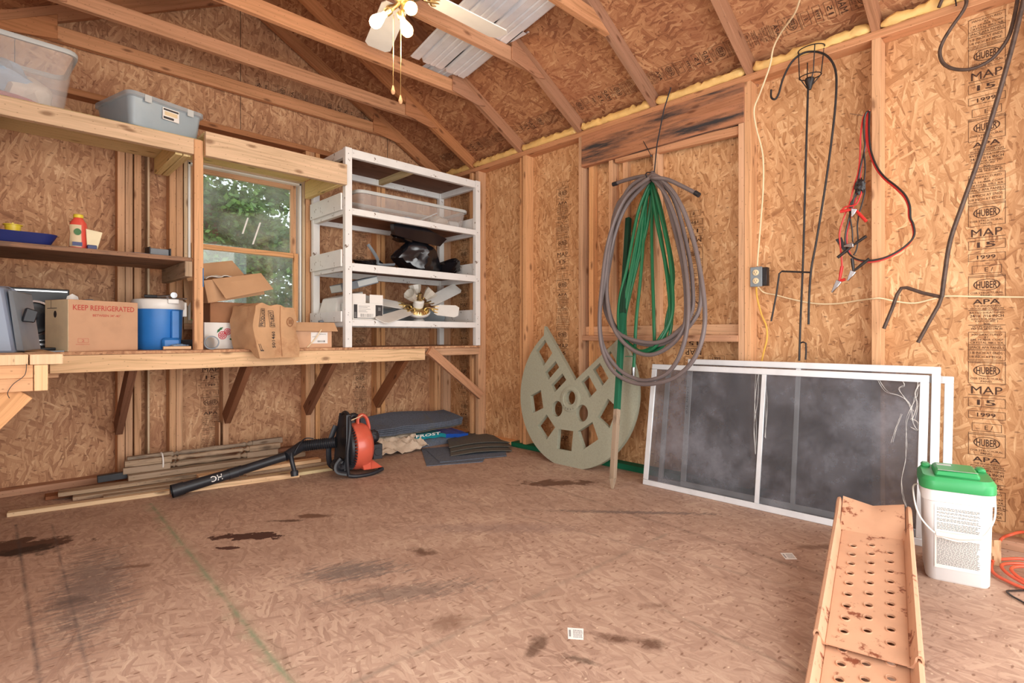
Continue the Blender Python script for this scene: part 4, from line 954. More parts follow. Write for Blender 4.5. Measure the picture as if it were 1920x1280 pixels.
b = MB(); b.oval((S[0]-.006, S[1]-.0262, mz+.1), (.016, 0, 0), (0, 0, .018), .99); t.add('label_print', b, plain('label_green', (70, 120, 70), .6), under=lb); b = MB(); b.box(S[0]-.028, S[0]+.014, S[1]-.0275, S[1]-.0262, mz+.025, mz+.045); t.add('label_print', b, M_navy, under=lb); t.done()
pc = Y(172, 468, -.42)
t = Thing('product_tube', 'cream tube with blue end standing beside the red-orange bottle', 'tube')
b = MB(); b.hexa([(pc.x-.02, pc.y-.014, mz+.0), (pc.x+.02, pc.y-.014, mz), (pc.x+.02, pc.y+.014, mz), (pc.x-.02, pc.y+.014, mz), (pc.x-.026, pc.y-.003, mz+.122), (pc.x+.048, pc.y-.003, mz+.11), (pc.x+.048, pc.y+.003, mz+.11), (pc.x-.026, pc.y+.003, mz+.122)]); t.add('body', b, M_card_w, bevel=.002)
b = MB(); b.box(pc.x-.0215, pc.x+.0215, pc.y-.0155, pc.y+.0155, mz+.0005, mz+.035); t.add('cap', b, M_navy, bevel=.003); t.done()
pc = Y(258, 474, -.40); b = MB(); b.lathe((pc.x, pc.y, mz), (0, 0, 1), [(.10, 0), (.105, .004), (.10, .008), (.06, .007)], 32); single('round_lid', b, M_lgrey, 'flat white round lid lying on the middle shelf near the post', 'dish')  # a loose flat lid, modelled as a shallow disc
pc = Y(295, 475, -.44)
t = Thing('small_case', 'dark blue-grey plastic case on the right end of the middle shelf', 'case')
b = MB(TR(pc.x, pc.y, mz, 10)); b.hexa([(-.05, -.03, .008), (.05, -.03, .008), (.05, .03, .008), (-.05, .03, .008), (-.045, -.025, .045), (.052, -.025, .047), (.052, .03, .047), (-.045, .03, .045)]); t.add('body', b, M_grey, bevel=.003)
b = MB(TR(pc.x, pc.y, mz, 10)); b.box(-.052, -.047, -.032, .032, .0, .05); b.box(.053, .06, -.034, .034, 0, .052); b.box(-.052, .06, -.033, .033, 0, .008); t.add('clamp', b, M_blk); t.done()
pc = Y(343, 480, -.46); t = Thing('scraper', 'metal scraper with grey handle at the end of the middle shelf', 'scraper')
b = MB(); b.beam((pc.x-.045, pc.y, mz+.006), (pc.x-.01, pc.y, mz+.006), .014, .01); t.add('handle', b, M_grey, bevel=.002)
b = MB(); b.prism([(pc.x-.01, pc.y-.012, mz+.005), (pc.x+.05, pc.y-.028, mz+.005), (pc.x+.055, pc.y+.02, mz+.005), (pc.x-.01, pc.y+.012, mz+.005)], (0, 0, .0015)); t.add('blade', b, M_gal); t.done()
b = MB(); q = Y(190, 468, -.36); b.tube(catmull([(q.x-.03, q.y, mz+.005), (q.x, q.y-.01, mz+.012), (q.x+.05, q.y, mz+.005)], 4), .005, 6); single('black_clip', b, M_blk, 'small black clip lying behind the cream tube on the middle shelf', 'clip')

# ================================================================ ON THE WORKBENCH
wz = .8205
# grey television on the left bench
t = Thing('television', 'bulky grey plastic television shell at the left edge of the bench', 'television')
dz = .8345
Tv = TR(-3.112, -1.08, dz, 0)
b = MB(Tv); pr = [(-.30, 0), (.145, .0), (.155, .03), (.148, .10), (.135, .19), (.118, .255), (.09, .27), (-.30, .275)]
b.prism([(x_, -.02, z_) for x_, z_ in pr], (0, .25, 0)); b.hexa([(-.29, -.13, .0), (.105, -.13, .0), (.145, -.02, .0), (-.29, -.02, .0), (-.29, -.12, .262), (.07, -.12, .258), (.10, -.02, .268), (-.29, -.02, .272)]); t.add('shell', b, M_lgrey, bevel=.008)
b = MB(Tv); b.hexa([(.11, -.12, .006), (.135, -.10, .006), (.20, .12, .006), (.18, .14, .006), (.085, -.105, .25), (.10, -.09, .25), (.17, .12, .25), (.15, .14, .25)]); bz_ = t.add('bezel', b, M_grey, bevel=.004)
b = MB(Tv); b.beam((.135, -.055, .155), (.175, -.05, .145), .03, .06, w2=.02, h2=.05); t.add('knob', b, M_blk, under=bz_, bevel=.004); t.done()
# black stereo speaker behind
p_ = Y(88, 600, -.34)
t = Thing('stereo_speaker', 'black stereo with a round chrome-ringed speaker, behind the grey television', 'speaker')
Ts = TR(-2.93, -.22, wz, 4)
b = MB(Ts); b.box(-.17, .17, -.09, .10, 0, .335); t.add('cabinet', b, M_blk, bevel=.004)
b = MB(Ts); b.lathe((.02, -.091, .175), (0, -1, 0), [(.095, 0), (.095, .006), (.085, .008), (.08, .002)], 36, cap=False); t.add('speaker_ring', b, M_steel)
b = MB(Ts); b.lathe((.02, -.0915, .175), (0, -1, 0), [(.078, .004), (.06, .001), (.05, .006), (.02, .002), (.012, .006), (.0, .007)], 32, cap=False); t.add('speaker_cone', b, M_blk)
b = MB(Ts); b.box(-.16, .16, -.094, -.0915, .03, .04); t.add('lower_trim', b, M_steel)
b = MB(Ts); b.box(-.16, .16, -.094, -.0915, .055, .06); t.add('middle_trim', b, M_steel)
b = MB(Ts); b.box(-.16, .16, -.094, -.0915, .318, .324); t.add('top_trim', b, M_steel)
b = MB(Ts); b.text('SONY', (-.07, -.0925, .290), (.05, 0, 0), (0, 0, .009)); t.add('lettering', b, M_rim); t.done()
b = MB(); b.box(-3.2, -2.80, -.575, -.47, wz, wz+.006); single('plastic_sheet', b, M_grey, 'thin grey panel lying under the stereo beside the carton', 'sheet')
b = MB(); b.lathe((-2.86, -.50, wz+.014), (1, .3, 0), [(.006, -.04), (.008, 0), (.006, .05)], 10); single('small_tool', b, M_blk, 'short black tool lying in front of the stereo', 'tool')

# KEEP REFRIGERATED carton
fu = V((-2.435, -.445, 0))-V((-2.785, -.592, 0)); fu.normalize(); ang = math.degrees(math.atan2(fu.y, fu.x))
W_, D_, H_ = .345, .20, .268
Tk = Matrix.Translation((-2.785, -.592, wz)) @ Matrix.Rotation(math.radians(ang), 4, 'Z') @ Matrix.Translation((W_/2, D_/2, 0))
t = Thing('carton', 'cardboard carton printed KEEP REFRIGERATED on the front edge of the workbench', 'box')
t.add('body', boxmb(W_, D_, H_, T=Tk), M_card_p, bevel=.001)
b = MB(Tk); b.box(-W_/2-.0015, -W_/2-.0002, -D_/2+.001, D_/2-.001, .002, H_-.002); sd_ = t.add('side_panel', b, M_card_w, label='cream side panel with a hand hole')
b = MB(Tk); b.oval((-W_/2-.002, .01, H_-.075), (0, .013, 0), (0, 0, .018), .999); t.add('hand_hole', b, M_print, under=sd_)
b = MB(Tk); b.box(-W_/2-.0022, -W_/2-.0016, -.004, D_/2-.02, H_-.045, H_-.042); b.box(-W_/2-.0022, -W_/2-.0016, .045, .047, H_-.045, H_-.002); t.add('flap_line', b, M_print, under=sd_)
b = MB(Tk); b.text('KEEP REFRIGERATED', (-W_/2+.02, -D_/2-.0008, H_-.054), (W_-.04, 0, 0), (0, 0, .028), .015); t.add('large_print', b, M_red_ink)
b = MB(Tk); b.text('BETWEEN 34°-40°', (-.06, -D_/2-.0008, H_-.085), (.14, 0, 0), (0, 0, .013), .012); t.add('small_print', b, M_red_ink)
b = MB(Tk); b.frame((-.13, -D_/2-.0008, .045), (.05, 0, 0), (0, 0, .022), .0012); b.text('2', (-.112, -D_/2-.0008, .05), (.012, 0, 0), (0, 0, .012)); b.box(-.14, -.075, -D_/2-.0012, -D_/2-.0006, .036, .0375); t.add('printed_mark', b, M_red_ink); t.done()
# things sticking out of the carton
q = Tk @ V((-.09, .02, 0)); b = MB(); b.grid(lambda a, c: (q.x+(a-.5)*.10*(1-c*.55), q.y+.01*math.sin(a*3), wz+.18+.125*c-.03*abs(a-.5)), 8, 8, (0, .004, 0)); single('paper_cone', b, M_label, 'white paper point sticking out of the KEEP REFRIGERATED carton', 'paper')
b = MB(Tk); b.hexa([(.02, -.05, .2), (.15, -.05, .2), (.15, .06, .2), (.02, .06, .2), (.03, -.04, .275), (.14, -.04, .268), (.14, .05, .268), (.03, .05, .275)]); single('black_case', b, M_blk, 'black case poking over the rim of the KEEP REFRIGERATED carton', 'case', bevel=.008)
b = MB(Tk); b.hexa([(-.035, -.02, .2), (.01, -.02, .2), (.01, .07, .2), (-.035, .07, .2), (-.03, -.01, .28), (.0, -.01, .28), (.0, .06, .278), (-.03, .06, .278)]); single('grey_case', b, M_grey, 'grey case next to the white paper point in the KEEP REFRIGERATED carton', 'case', bevel=.006)

# water cooler
cc = Y(298, 650, -.30); cx, cy = cc.x, -.28
t = Thing('drink_cooler', 'blue water cooler with a white lid behind the KEEP REFRIGERATED carton', 'cooler')
b = MB(); b.lathe((cx, cy, wz), (0, 0, 1), [(.115, 0), (.12, .01), (.128, .22), (.13, .24)], 36); t.add('body', b, M_blue)
b = MB(); b.lathe((cx, cy, wz), (0, 0, 1), [(.132, .24), (.136, .245), (.137, .285), (.13, .298), (.08, .306), (.02, .308)], 36); li = t.add('lid', b, M_wplas)
b = MB(); b.box(cx+.02, cx+.08, cy-.145, cy-.10, wz+.272, wz+.3); t.add('spout_lid', b, M_wplas, under=li, bevel=.004)
b = MB(); b.box(cx+.04, cx+.085, cy-.135, cy-.10, wz+.04, wz+.235); t.add('panel', b, M_blue, bevel=.006)
b = MB(); b.text('Gatorade'[:0]+'cooler'[:0]+' ', (0, 0, 0), (1, 0, 0), (0, 0, 1)) if 0 else None
b = MB(); b.box(cx-.01, cx+.09, cy-.15, cy-.115, wz+.0, wz+.07); t.add('spigot_guard', b, M_blue, bevel=.014)
b = MB(); b.box(cx+.125, cx+.15, cy-.02, cy+.02, wz+.2, wz+.29); t.add('handle_mount', b, M_wplas, bevel=.004); t.done()
q = V((cx-.04, cy-.02, wz+.318)); e = V((cx+.075, cy-.03, wz+.330))
t = Thing('ratchet_wrench', 'chrome ratchet wrench with a dark grip lying on the cooler lid', 'wrench')
b = MB(); b.tube([q-V((.035, 0, 0)), q+V((.03, 0, .002))], [.009, .008], 10); t.add('grip', b, M_blk)
b = MB(); b.tube([q+V((.03, 0, .002)), e], .0055, 8); b.lathe(e-V((0, .009, 0)), (0, 1, 0), [(.018, 0), (.02, .009), (.018, .018)], 18); t.add('shaft', b, M_steel); t.done()
b = MB(); b.tube([(cx-.06, cy+.03, wz+.314), (cx+.14, cy-.06, wz+.310)], .0045, 8); single('steel_rod', b, M_steel, 'thin steel bar lying across the cooler lid beside the wrench', 'rod')
# bits around the post
b = MB(); q1, q2 = Y(306, 654, -.545), Y(372, 656, -.545); b.tube([(q1.x, q1.y, wz+.012), (q2.x-.04, q2.y, wz+.012)], [.010, .010], 14); single('wooden_dowel', b, M_pine, 'thick wooden dowel on the bench edge in front of the blue cooler', 'dowel')
b = MB(); b.tube([(-2.29, -.36, wz+.03), (-2.14, -.30, wz+.03)], .028, 16); single('dark_pipe', b, M_blk, 'dark grey pipe lying behind the shelf post', 'pipe')
b = MB(); b.blob((-2.26, -.45, wz+.018), (.05, .04, .016), .35, 5, 3, 3); single('blue_rag', b, M_cloth_b, 'small light blue crumpled rag beside the shelf post', 'rag')
b = MB(); b.box(-2.20, -2.13, -.12, -.06, wz, wz+.03); single('metal_bracket', b, M_steel, 'small metal bracket at the wall behind the shelf post', 'bracket')
# grey pipe elbow right of the post
c_ = Y(395, 647, -.54)
b = MB(); ax = V((.25, .9, 0)).normalized(); b.lathe((c_.x, -.56, wz+.041), ax, [(.034, .12), (.041, .12), (.041, 0), (.034, 0), (.034, .12)], 28, cap=False); single('pipe_section', b, M_grey, 'short grey open pipe section at the foot of the shelf post', 'pipe')

# cartons under the window
def flap(T, p, d):
    b = MB(T); b.prism(p, d); return b
t = Thing('carton', 'white carton printed with red fruit and green leaves under the other boxes', 'box')
p1, p2 = Y(386, 655, -.40), Y(445, 655, -.40)
Tc = TR((p1.x+p2.x)/2+.04, -.30, wz, 4)
t.add('body', boxmb(.30, .20, .165, T=Tc, open_top=False), M_label, bevel=.001)
fy = -.1012; MR = plain('fruit_red', (204, 62, 78), .6, var=.1); MGn = plain('leaf_green_print', (40, 110, 66), .6)
b = MB(Tc)
for (x_, z_, r_) in ((-.045, .085, .026), (-.015, .108, .022)):
    b.oval((x_, fy, z_), (r_, 0, 0), (0, 0, r_), .2)
    for k in range(8):
        a = k*math.pi/4; b.add([(x_, fy, z_), (x_+r_*.72*math.cos(a-.28), fy, z_+r_*.72*math.sin(a-.28)), (x_+r_*.72*math.cos(a+.28), fy, z_+r_*.72*math.sin(a+.28))], [(0, 1, 2)])
t.add('fruit_print', b, MR, smooth=0)
b = MB(Tc)
for (x_, z_, dx, dz_) in ((-.07, .115, .03, .022), (.012, .075, .04, -.018), (-.005, .062, .03, -.004), (-.078, .1, .022, .03)):
    n_ = V((-dz_, 0, dx)).normalized()*.008; o_ = V((x_, fy, z_)); d_ = V((dx, 0, dz_)); b.add([o_, o_+d_*.5-n_, o_+d_, o_+d_*.5+n_], [(0, 1, 2, 3)])
t.add('leaf_print', b, MGn, smooth=0); t.done()
t = Thing('carton', 'pinkish-brown closed carton standing on the fruit-print carton', 'box')
Tc2 = TR((p1.x+p2.x)/2+.065, -.29, wz+.1655, 3)
t.add('body', boxmb(.27, .19, .13, T=Tc2, open_top=False), M_card_in, bevel=.001); t.done()
# tilted open carton on top
Tc3 = Matrix.Translation(((p1.x+p2.x)/2+.07, -.31, wz+.325)) @ Matrix.Rotation(math.radians(-12), 4, 'Y') @ Matrix.Rotation(math.radians(6), 4, 'Z') @ Matrix.Rotation(math.radians(4), 4, 'X')
t = Thing('carton', 'open brown carton tilted to the right, on top of the stacked boxes by the window', 'box')
t.add('body', boxmb(.36, .24, .14, T=Tc3), M_card, bevel=.001)
b = MB(Tc3); b.hexa([(-.13, -.121, .142), (.18, -.121, .142), (.18, -.124, .139), (-.13, -.124, .139), (-.10, -.185, .015), (.21, -.185, .03), (.21, -.189, .03), (-.10, -.189, .015)]); t.add('front_flap', b, M_card)
b = MB(Tc3); b.hexa([(-.18, .12, .14), (.18, .12, .14), (.18, .124, .14), (-.18, .124, .14), (-.18, .17, .24), (.14, .17, .24), (.14, .174, .24), (-.18, .174, .24)]); t.add('back_flap', b, M_card)
t.done()
b = MB(Tc3); b.grid(lambda a, c: (-.16+.22*a+.02*c, -.11+.2*c, .15+.03*math.sin(a*2.6)+.015*noise.noise(V((a*4, c*4, 0)))-.05*a), 12, 8, (0, 0, .003)); single('newspaper', b, M_label, 'white paper sheet lying in the open tilted carton', 'paper')
# crushed brown carton leaning over the bench edge
t = Thing('crushed_carton', 'worn crumpled brown carton overhanging the bench edge with stamped lettering', 'box')
cp = Y(483, 640, -.52)
Tz = Matrix.Translation((cp.x+.035, -.53, wz-.0)) @ Matrix.Rotation(math.radians(14), 4, 'Z')
b = MB(Tz)
def crx(u_, v_, w_): # deformed box shell
    x_ = (u_-.5)*.305+.02*(w_-.5); y_ = (v_-.5)*.24-.03+.05*(w_); z_ = w_*.285
    x_ *= 1-.12*(w_-.45)**2*4+.0; x_ += .012*noise.noise(V((u_*2, v_*2, w_*4))); y_ += .018*noise.noise(V((u_*3+4, v_*2, w_*3)))
    if w_ < .01: pass
    if w_ > .95: z_ -= .05*abs(u_-.35)+.02*noise.noise(V((u_*4, v_*4, 9)))
    dr = max(0, min(1, (.30-v_)/.12))*max(0, 1-w_/.35)
    return (x_, y_-.03*dr, max(z_, .0)-.055*dr)
def face(fn, n=14, m_=14):
    b.grid(fn, n, m_)
face(lambda a, c: crx(a, 0, c)); face(lambda a, c: crx(1, a, c)); face(lambda a, c: crx(1-a, 1, c)); face(lambda a, c: crx(0, 1-a, c)); face(lambda a, c: crx(a, c, 1)); face(lambda a, c: crx(a, 1-c, 0))
bmx = MB(); bmx.v = b.v; bmx.f = b.f; bmx.uv = b.uv; bmx.mi = b.mi
t.add('body', bmx, plain('worn_cardboard', (200, 158, 118), .9, var=.08, scale=10, bump=.12, bscale=25, dirt=((158, 110, 76), 5, .52, .2)), smooth=50)
F0 = lambda a, c, e=.004: V(crx(a, 0, c))+V((0, -e, 0))
def ftext(mb, s, a0, a1, c0, c1, rot=False, bold=0.01):
    tv, tf = text_mesh(s, bold); vs_ = []
    for (x_, y_) in tv:
        a, c = (a0+(a1-a0)*x_, c0+(c1-c0)*y_) if not rot else (a1-(a1-a0)*y_, c0+(c1-c0)*x_)
        vs_.append(F0(a, c))
    mb.add(vs_, tf)
b = MB(Tz); ftext(b, 'STURDY', .36, .46, .50, .82, True); ftext(b, 'PRODUCE', .14, .22, .5, .86, True); ftext(b, '501460', .38, .46, .14, .38, True); ftext(b, 'LL', .05, .12, .1, .2)
for (a0, a1, c0, c1) in ((.34, .48, .48, .84), (.12, .24, .48, .88)):
    for (x0, x1, y0_, y1_) in ((a0, a1, c0, c0+.008), (a0, a1, c1-.008, c1), (a0, a0+.008, c0, c1), (a1-.008, a1, c0, c1)): b.add([F0(x0, y0_), F0(x1, y0_), F0(x1, y1_), F0(x0, y1_)], [(0, 1, 2, 3)])
t.add('print', b, M_print, smooth=0)
b = MB(Tz); vs_ = []
for k in range(24):
    a = k*math.pi/12
    vs_ += [F0(.82+.085*math.cos(a), .60+.11*math.sin(a)), F0(.82+.065*math.cos(a), .60+.085*math.sin(a))]
b.add(vs_, [(2*k, 2*((k+1) % 24), 2*((k+1) % 24)+1, 2*k+1) for k in range(24)])
for k in range(6): b.add([F0(.78+.016*k, .55), F0(.787+.016*k, .55), F0(.787+.016*k, .66), F0(.78+.016*k, .66)], [(0, 1, 2, 3)])
t.add('round_seal', b, M_card_in, smooth=0)
b = MB(Tz); b.tube(catmull([F0(.62, .95, .006), F0(.60, .6, .006), F0(.585, .3, .006), F0(.56, .02, .006)], 5), .0016, 5); t.add('seam', b, M_card_in); t.done()
# carton with shipping label
t = Thing('carton', 'brown carton with drooping top flap and white address label, right of the crushed carton', 'box')
c1_, c2_ = Y(541, 655, -.56), Y(622, 655, -.56)
wd_ = c2_.x-c1_.x
Td = TR((c1_.x+c2_.x)/2, -.48, wz, 0)
t.add('body', boxmb(wd_, .16, .17, T=Td, open_top=False), M_card_p, bevel=.001)
b = MB(Td); b.hexa([(-wd_/2-.0, -.081, .17), (wd_/2+.02, -.081, .17), (wd_/2+.02, -.079, .173), (-wd_/2, -.079, .173), (-wd_/2+.015, -.108, .115), (wd_/2+.035, -.104, .112), (wd_/2+.035, -.101, .113), (-wd_/2+.015, -.105, .116)]); t.add('flap', b, M_card)
b = MB(Td); b.box(.0, .118, -.0835, -.0805, .03, .105); lb = t.add('address_label', b, M_label)
b = MB(Td); b.text('LOT 25', (.01, -.0842, .072), (.035, 0, 0), (0, 0, .008)); b.text('0004142', (.06, -.0842, .09), (.045, 0, 0), (0, 0, .005))
for k in range(14): b.box(.045+k*.004, .045+k*.004+rq.choice((.0015, .0028)), -.0842, -.0837, .038, .05)
t.add('label_print', b, M_print, under=lb)
b = MB(Td); b.tube(catmull([(.06, -.112, .125), (.03, -.10, .07), (-.01, -.086, .02), (-.03, -.092, .004)], 5), .0035, 6, sq=.4); t.add('strap', b, M_cream); t.done()
b = MB(); b.blob((-1.36, -.40, wz+.185), (.02, .02, .012), .3, 2, 2, 2); single('metal_nut', b, M_grey, 'small grey lump on the labelled carton beside the white post', 'nut')
b = MB(); qa, qb = Y(352, 520, -.12), Y(352, 590, -.12); b.prism([Y(*p, -.14) for p in ((344, 505), (364, 500), (364, 555), (352, 575), (346, 560))], (0, .02, 0)); single('cardboard_piece', b, M_card, 'torn cardboard piece standing behind the shelf post', 'cardboard')

# ================================================================ FLOOR BY THE BACK WALL
def fl(x_, y_, z_=0.0): p = Z(x_, y_); return V((p.x, p.y, z_))
def plank(a, b_, wd, th, z0, mat, label, name='plank', cat='plank', group=None):
    p, q = fl(*a), fl(*b_); p.z = q.z = z0+th/2; m_ = MB(); m_.beam(p, q, wd, th); return single(name, m_, mat, label, cat, group=group, bevel=.0015)
plank((14, 968), (318, 925), .045, .022, .0005, M_palew, 'pale ribbed wooden stick lying nearest the camera at the left', 'wooden_stick', 'stick')
plank((320, 926), (560, 893), .05, .03, .0005, M_pine, 'short pine offcut with a knot, under the blower tube', 'wood_offcut', 'offcut')
p, q = V((-2.86, -.36, 0)), V((-1.35, -.36, 0))
m_ = MB(); m_.beam((-2.74, -.30, .0105), (-1.25, -.47, .0105), .10, .02); single('plank', m_, M_oldw, 'long grey weathered plank lying flat beneath the lumber pile', 'plank', bevel=.0015)
m_ = MB(); m_.beam((-2.62, -.42, .0105), (-1.9, -.51, .0105), .055, .02); single('plank', m_, M_oldw, 'narrow grey plank in front of the pile at the left', 'plank', bevel=.0015)
m_ = MB(); m_.beam((-2.85, -.19, .0105), (-1.55, -.24, .0105), .09, .02); single('plank', m_, M_dkw, 'dark weathered plank lying at the back of the pile', 'plank', bevel=.0015)
m_ = MB(); m_.beam((-2.80, -.26, .034), (-1.60, -.36, .034), .08, .022); single('plank', m_, M_oldw, 'grey cracked board resting across the flat planks', 'plank', bevel=.0015)
m_ = MB(); m_.beam((-2.15, -.40, .034), (-1.40, -.46, .034), .07, .024); single('wood_offcut', m_, M_pine, 'fresh-sawn pine piece lying on the grey planks beside the blower tube', 'offcut', bevel=.0015)
m_ = MB(); m_.beam((-1.95, -.60, .0105), (-1.30, -.66, .0105), .09, .02); single('plank', m_, M_treat, 'pale plank leading to the foot of the leaf blower', 'plank', bevel=.0015)
m_ = MB(); m_.beam((-2.48, -.235, .063), (-1.45, -.31, .063), .09, .032); single('plank', m_, M_oldw, 'thick grey board directly under the balusters', 'plank', bevel=.002)
m_ = MB(); m_.beam((-2.05, -.20, .098), (-1.22, -.26, .098), .07, .022); single('plank', m_, M_dkw, 'brown board behind the right end of the balusters', 'plank', bevel=.0015)
m_ = MB(); m_.beam((-2.62, -.20, .07), (-2.42, -.21, .075), .04, .04); single('black_bar', m_, M_blk, 'short black bar sticking out left of the balusters', 'bar', bevel=.002)
def baluster(p, q):
    p, q = V(p), V(q); d = (q-p).normalized(); L = (q-p).length; b = MB(); b.beam(p, p+d*.24, .036, .036); b.beam(q-d*.20, q, .036, .036)
    u0 = .24; Lm = L-.44; pf = [(0, .017), (.02, .008), (.05, .019), (.07, .008), (.10, .017), (.3, .012), (.5, .018), (.62, .015), (.84, .011), (.90, .019), (.93, .008), (.97, .019), (1.0, .016)]
    b.lathe(p, d, [(r_, u0+Lm*a) for a, r_ in pf], 14); return b
bl = 'weathered turned wooden baluster'
for (a, c, lb) in (((-2.50, -.215, .098), (-1.62, -.275, .098), 'weathered turned baluster at the bottom front of the bundle'), ((-2.485, -.175, .098), (-1.60, -.235, .098), 'weathered turned baluster at the bottom back of the bundle'),
                   ((-2.49, -.205, .136), (-1.60, -.265, .136), 'weathered turned baluster in the middle of the bundle, above the front one'), ((-2.47, -.155, .150), (-1.56, -.20, .160), 'weathered turned baluster topmost and rearmost in the bundle')):
    single('baluster', baluster(a, c), M_oldw, lb, 'baluster', group='balusters on the lumber pile', bevel=.001)
b = MB(); c = V((-2.30, -.20, .12)); pts = [c+V((0, .05*math.cos(a)*1.0, .056*math.sin(a))) for a in [2*math.pi*k/20 for k in range(20)]]; b.tube(pts, .0045, 6, closed=True); single('rubber_band', b, M_label, 'white band tied round the bundle of balusters', 'band')

# ---- leaf blower
t = Thing('leaf_blower', 'orange and black backpack leaf blower standing on the floor with a long black tube', 'leaf blower')
pb = fl(655, 895); bx, by = pb.x, pb.y
cb = fl(672, 888)
Tb = Matrix.Translation((cb.x, cb.y+.02, 0)) @ Matrix.Rotation(math.radians(-8), 4, 'Z') @ Matrix.Scale(.88, 4)   # blower faces left: +x is the engine side
b = MB(Tb); pr = [(-.15, .05), (-.155, .10), (-.13, .40), (-.11, .435), (-.085, .44), (-.08, .40), (-.10, .12), (-.10, .05)]
def bpl(u_, v_): # padded back plate
    y_ = (u_-.5)*.23; z_ = .06+v_*.39; w_ = 1-.35*max(0, v_-.55)/.45
    return (-.125+.03*v_+.012*math.cos((u_-.5)*3.1)-.03*(abs(u_-.5)*2)**6*.4, y_*w_, z_)
b.grid(lambda a, c: bpl(1-a, c), 16, 16, (-.03, 0, 0)); t.add('back_plate', b, M_blk)
b = MB(Tb); fr_ = [(-.105, -.12, .02), (-.115, -.12, .16), (-.09, -.105, .36), (-.085, -.05, .45), (-.085, .05, .45), (-.09, .105, .36), (-.115, .12, .16), (-.105, .12, .02)]
b.tube(catmull(fr_, 5), .013, 10); b.tube(catmull([(-.105, -.12, .022), (-.05, -.135, .014), (.06, -.13, .014), (.16, -.10, .03)], 5), .014, 10); b.tube(catmull([(-.105, .12, .022), (-.05, .135, .014), (.06, .13, .014), (.16, .10, .03)], 5), .014, 10); b.tube([(.16, -.10, .03), (.16, .10, .03)], .012, 8)
t.add('frame', b, M_blk)
b = MB(Tb); b.tube(catmull([(-.15, -.09, .14), (-.185, -.10, .10), (-.18, -.11, .06), (-.12, -.12, .04)], 5), .02, 8, sq=.4); b.tube(catmull([(-.135, .07, .36), (-.18, .08, .22), (-.17, .10, .08), (-.11, .12, .03)], 5), .02, 8, sq=.4); b.blob((-.15, -.04, .09), (.05, .08, .05), .3, 3, 3, 3, flat=.04); t.add('shoulder_strap', b, M_blk)
fc = V((.0, 0, .20)); 
b = MB(Tb); b.lathe((-.10, 0, .205), (1, 0, 0), [(.05, 0), (.145, .004), (.155, .012), (.155, .03)], 40); t.add('fan_backing', b, M_blk)
b = MB(Tb); b.lathe((-.052, 0, .205), (1, 0, 0), [(.148, -.004), (.165, .0), (.172, .03), (.172, .075), (.16, .11), (.13, .135), (.07, .145), (.04, .146)], 44); b.hexa([(.0, -.14, .05), (.06, -.14, .05), (.06, .14, .05), (0, .14, .05), (.0, -.10, .10), (.07, -.10, .12), (.07, .10, .12), (0, .10, .10)]); b.hexa([(.03, -.13, .045), (.155, -.12, .048), (.155, .10, .048), (.03, .13, .045), (.03, -.09, .17), (.07, -.06, .12), (.07, .06, .12), (.03, .09, .17)]); t.add('fan_housing', b, M_orange, bevel=.004)
b = MB(Tb)
for k in range(44):
    a = 2*math.pi*k/44; b.beam((-.088, .152*math.cos(a), .205+.152*math.sin(a)), (-.052, .160*math.cos(a), .205+.160*math.sin(a)), .005, .012, up=(0, math.cos(a), math.sin(a)))
t.add('intake_fins', b, M_blk)
b = MB(Tb); b.tube(catmull([(-.0, -.02, .365), (.0, -.02, .41), (.03, -.02, .435), (.065, -.02, .41), (.085, -.02, .34), (.08, -.02, .29)], 6), [.013]*31, 10, sq=1.3); t.add('handle', b, M_orange)
b = MB(Tb); b.box(.085, .155, -.11, .02, .11, .22); b.blob((.11, -.04, .27), (.045, .05, .05), .2, 3, 3, 3); b.lathe((.12, -.111, .165), (0, -1, 0), [(.03, 0), (.03, .004)], 12); t.add('engine', b, M_blk, bevel=.01)
b = MB(Tb); b.tube(catmull([(-.04, .06, .30), (-.05, .06, .37), (-.02, .06, .42), (.02, .06, .41), (.03, .05, .34)], 5), .022, 10); t.add('cable_loop', b, M_blk)
b = MB(Tb); b.tube(catmull([(-.09, -.09, .41), (-.03, -.08, .425), (.02, -.06, .44)], 4), .003, 6); t.add('cord', b, M_cream)
# tube
zt = lambda p, z_: Z(p[0], p[1], z_)
P_ = [Z(612, 828, .22), Z(580, 834, .20), Z(552, 842, .175)]
b = MB(); n_ = 16; a_, c_2 = Tb @ V((-.14, .05, .24)), Z(566, 836, .19); pts = []; rr = []
for k in range(n_*4+1): f = k/(n_*4); pts.append(a_.lerp(c_2, f)); rr.append(.036 if k % 4 in (0, 1) else .029)
b.tube(pts, rr, 16); t.add('bellows_hose', b, M_blk, smooth=20)
e1, e2, e3, e4 = c_2, Z(535, 855, .155), Z(445, 884, .09), Z(322, 921, .038)
b = MB(); b.tube([e1, e1.lerp(e2, .3), e2], [.034, .032, .028], 18); t.add('elbow_pipe', b, M_blk)
b = MB(); b.tube([e2, e3], [.027, .027], 18); b.tube([e3.lerp(e2, .10), e3.lerp(e2, .02)], [.031, .031], 18); t.add('upper_tube', b, M_blk)
b = MB(); d_ = (e4-e3).normalized(); b.tube([e3, e4], [.029, .033], 20, cap=False); b.tube([e3, e3+d_*.05], [.032, .032], 18); b.tube([e4-d_*.06, e4], [.036, .037], 20, cap=False); b.tube([e4, e4-d_*.06], [.029, .029], 20, cap=False)
lt = t.add('lower_tube', b, M_blk)
mid = e3.lerp(e4, .26); up_ = V((0, 0, 1)); sd = d_.cross(up_).normalized(); fn_ = (CAM-mid); fn_ = (fn_-d_*fn_.dot(d_)).normalized(); tv_ = fn_.cross(d_)
b = MB(); tv, tf = text_mesh('HC', .012)
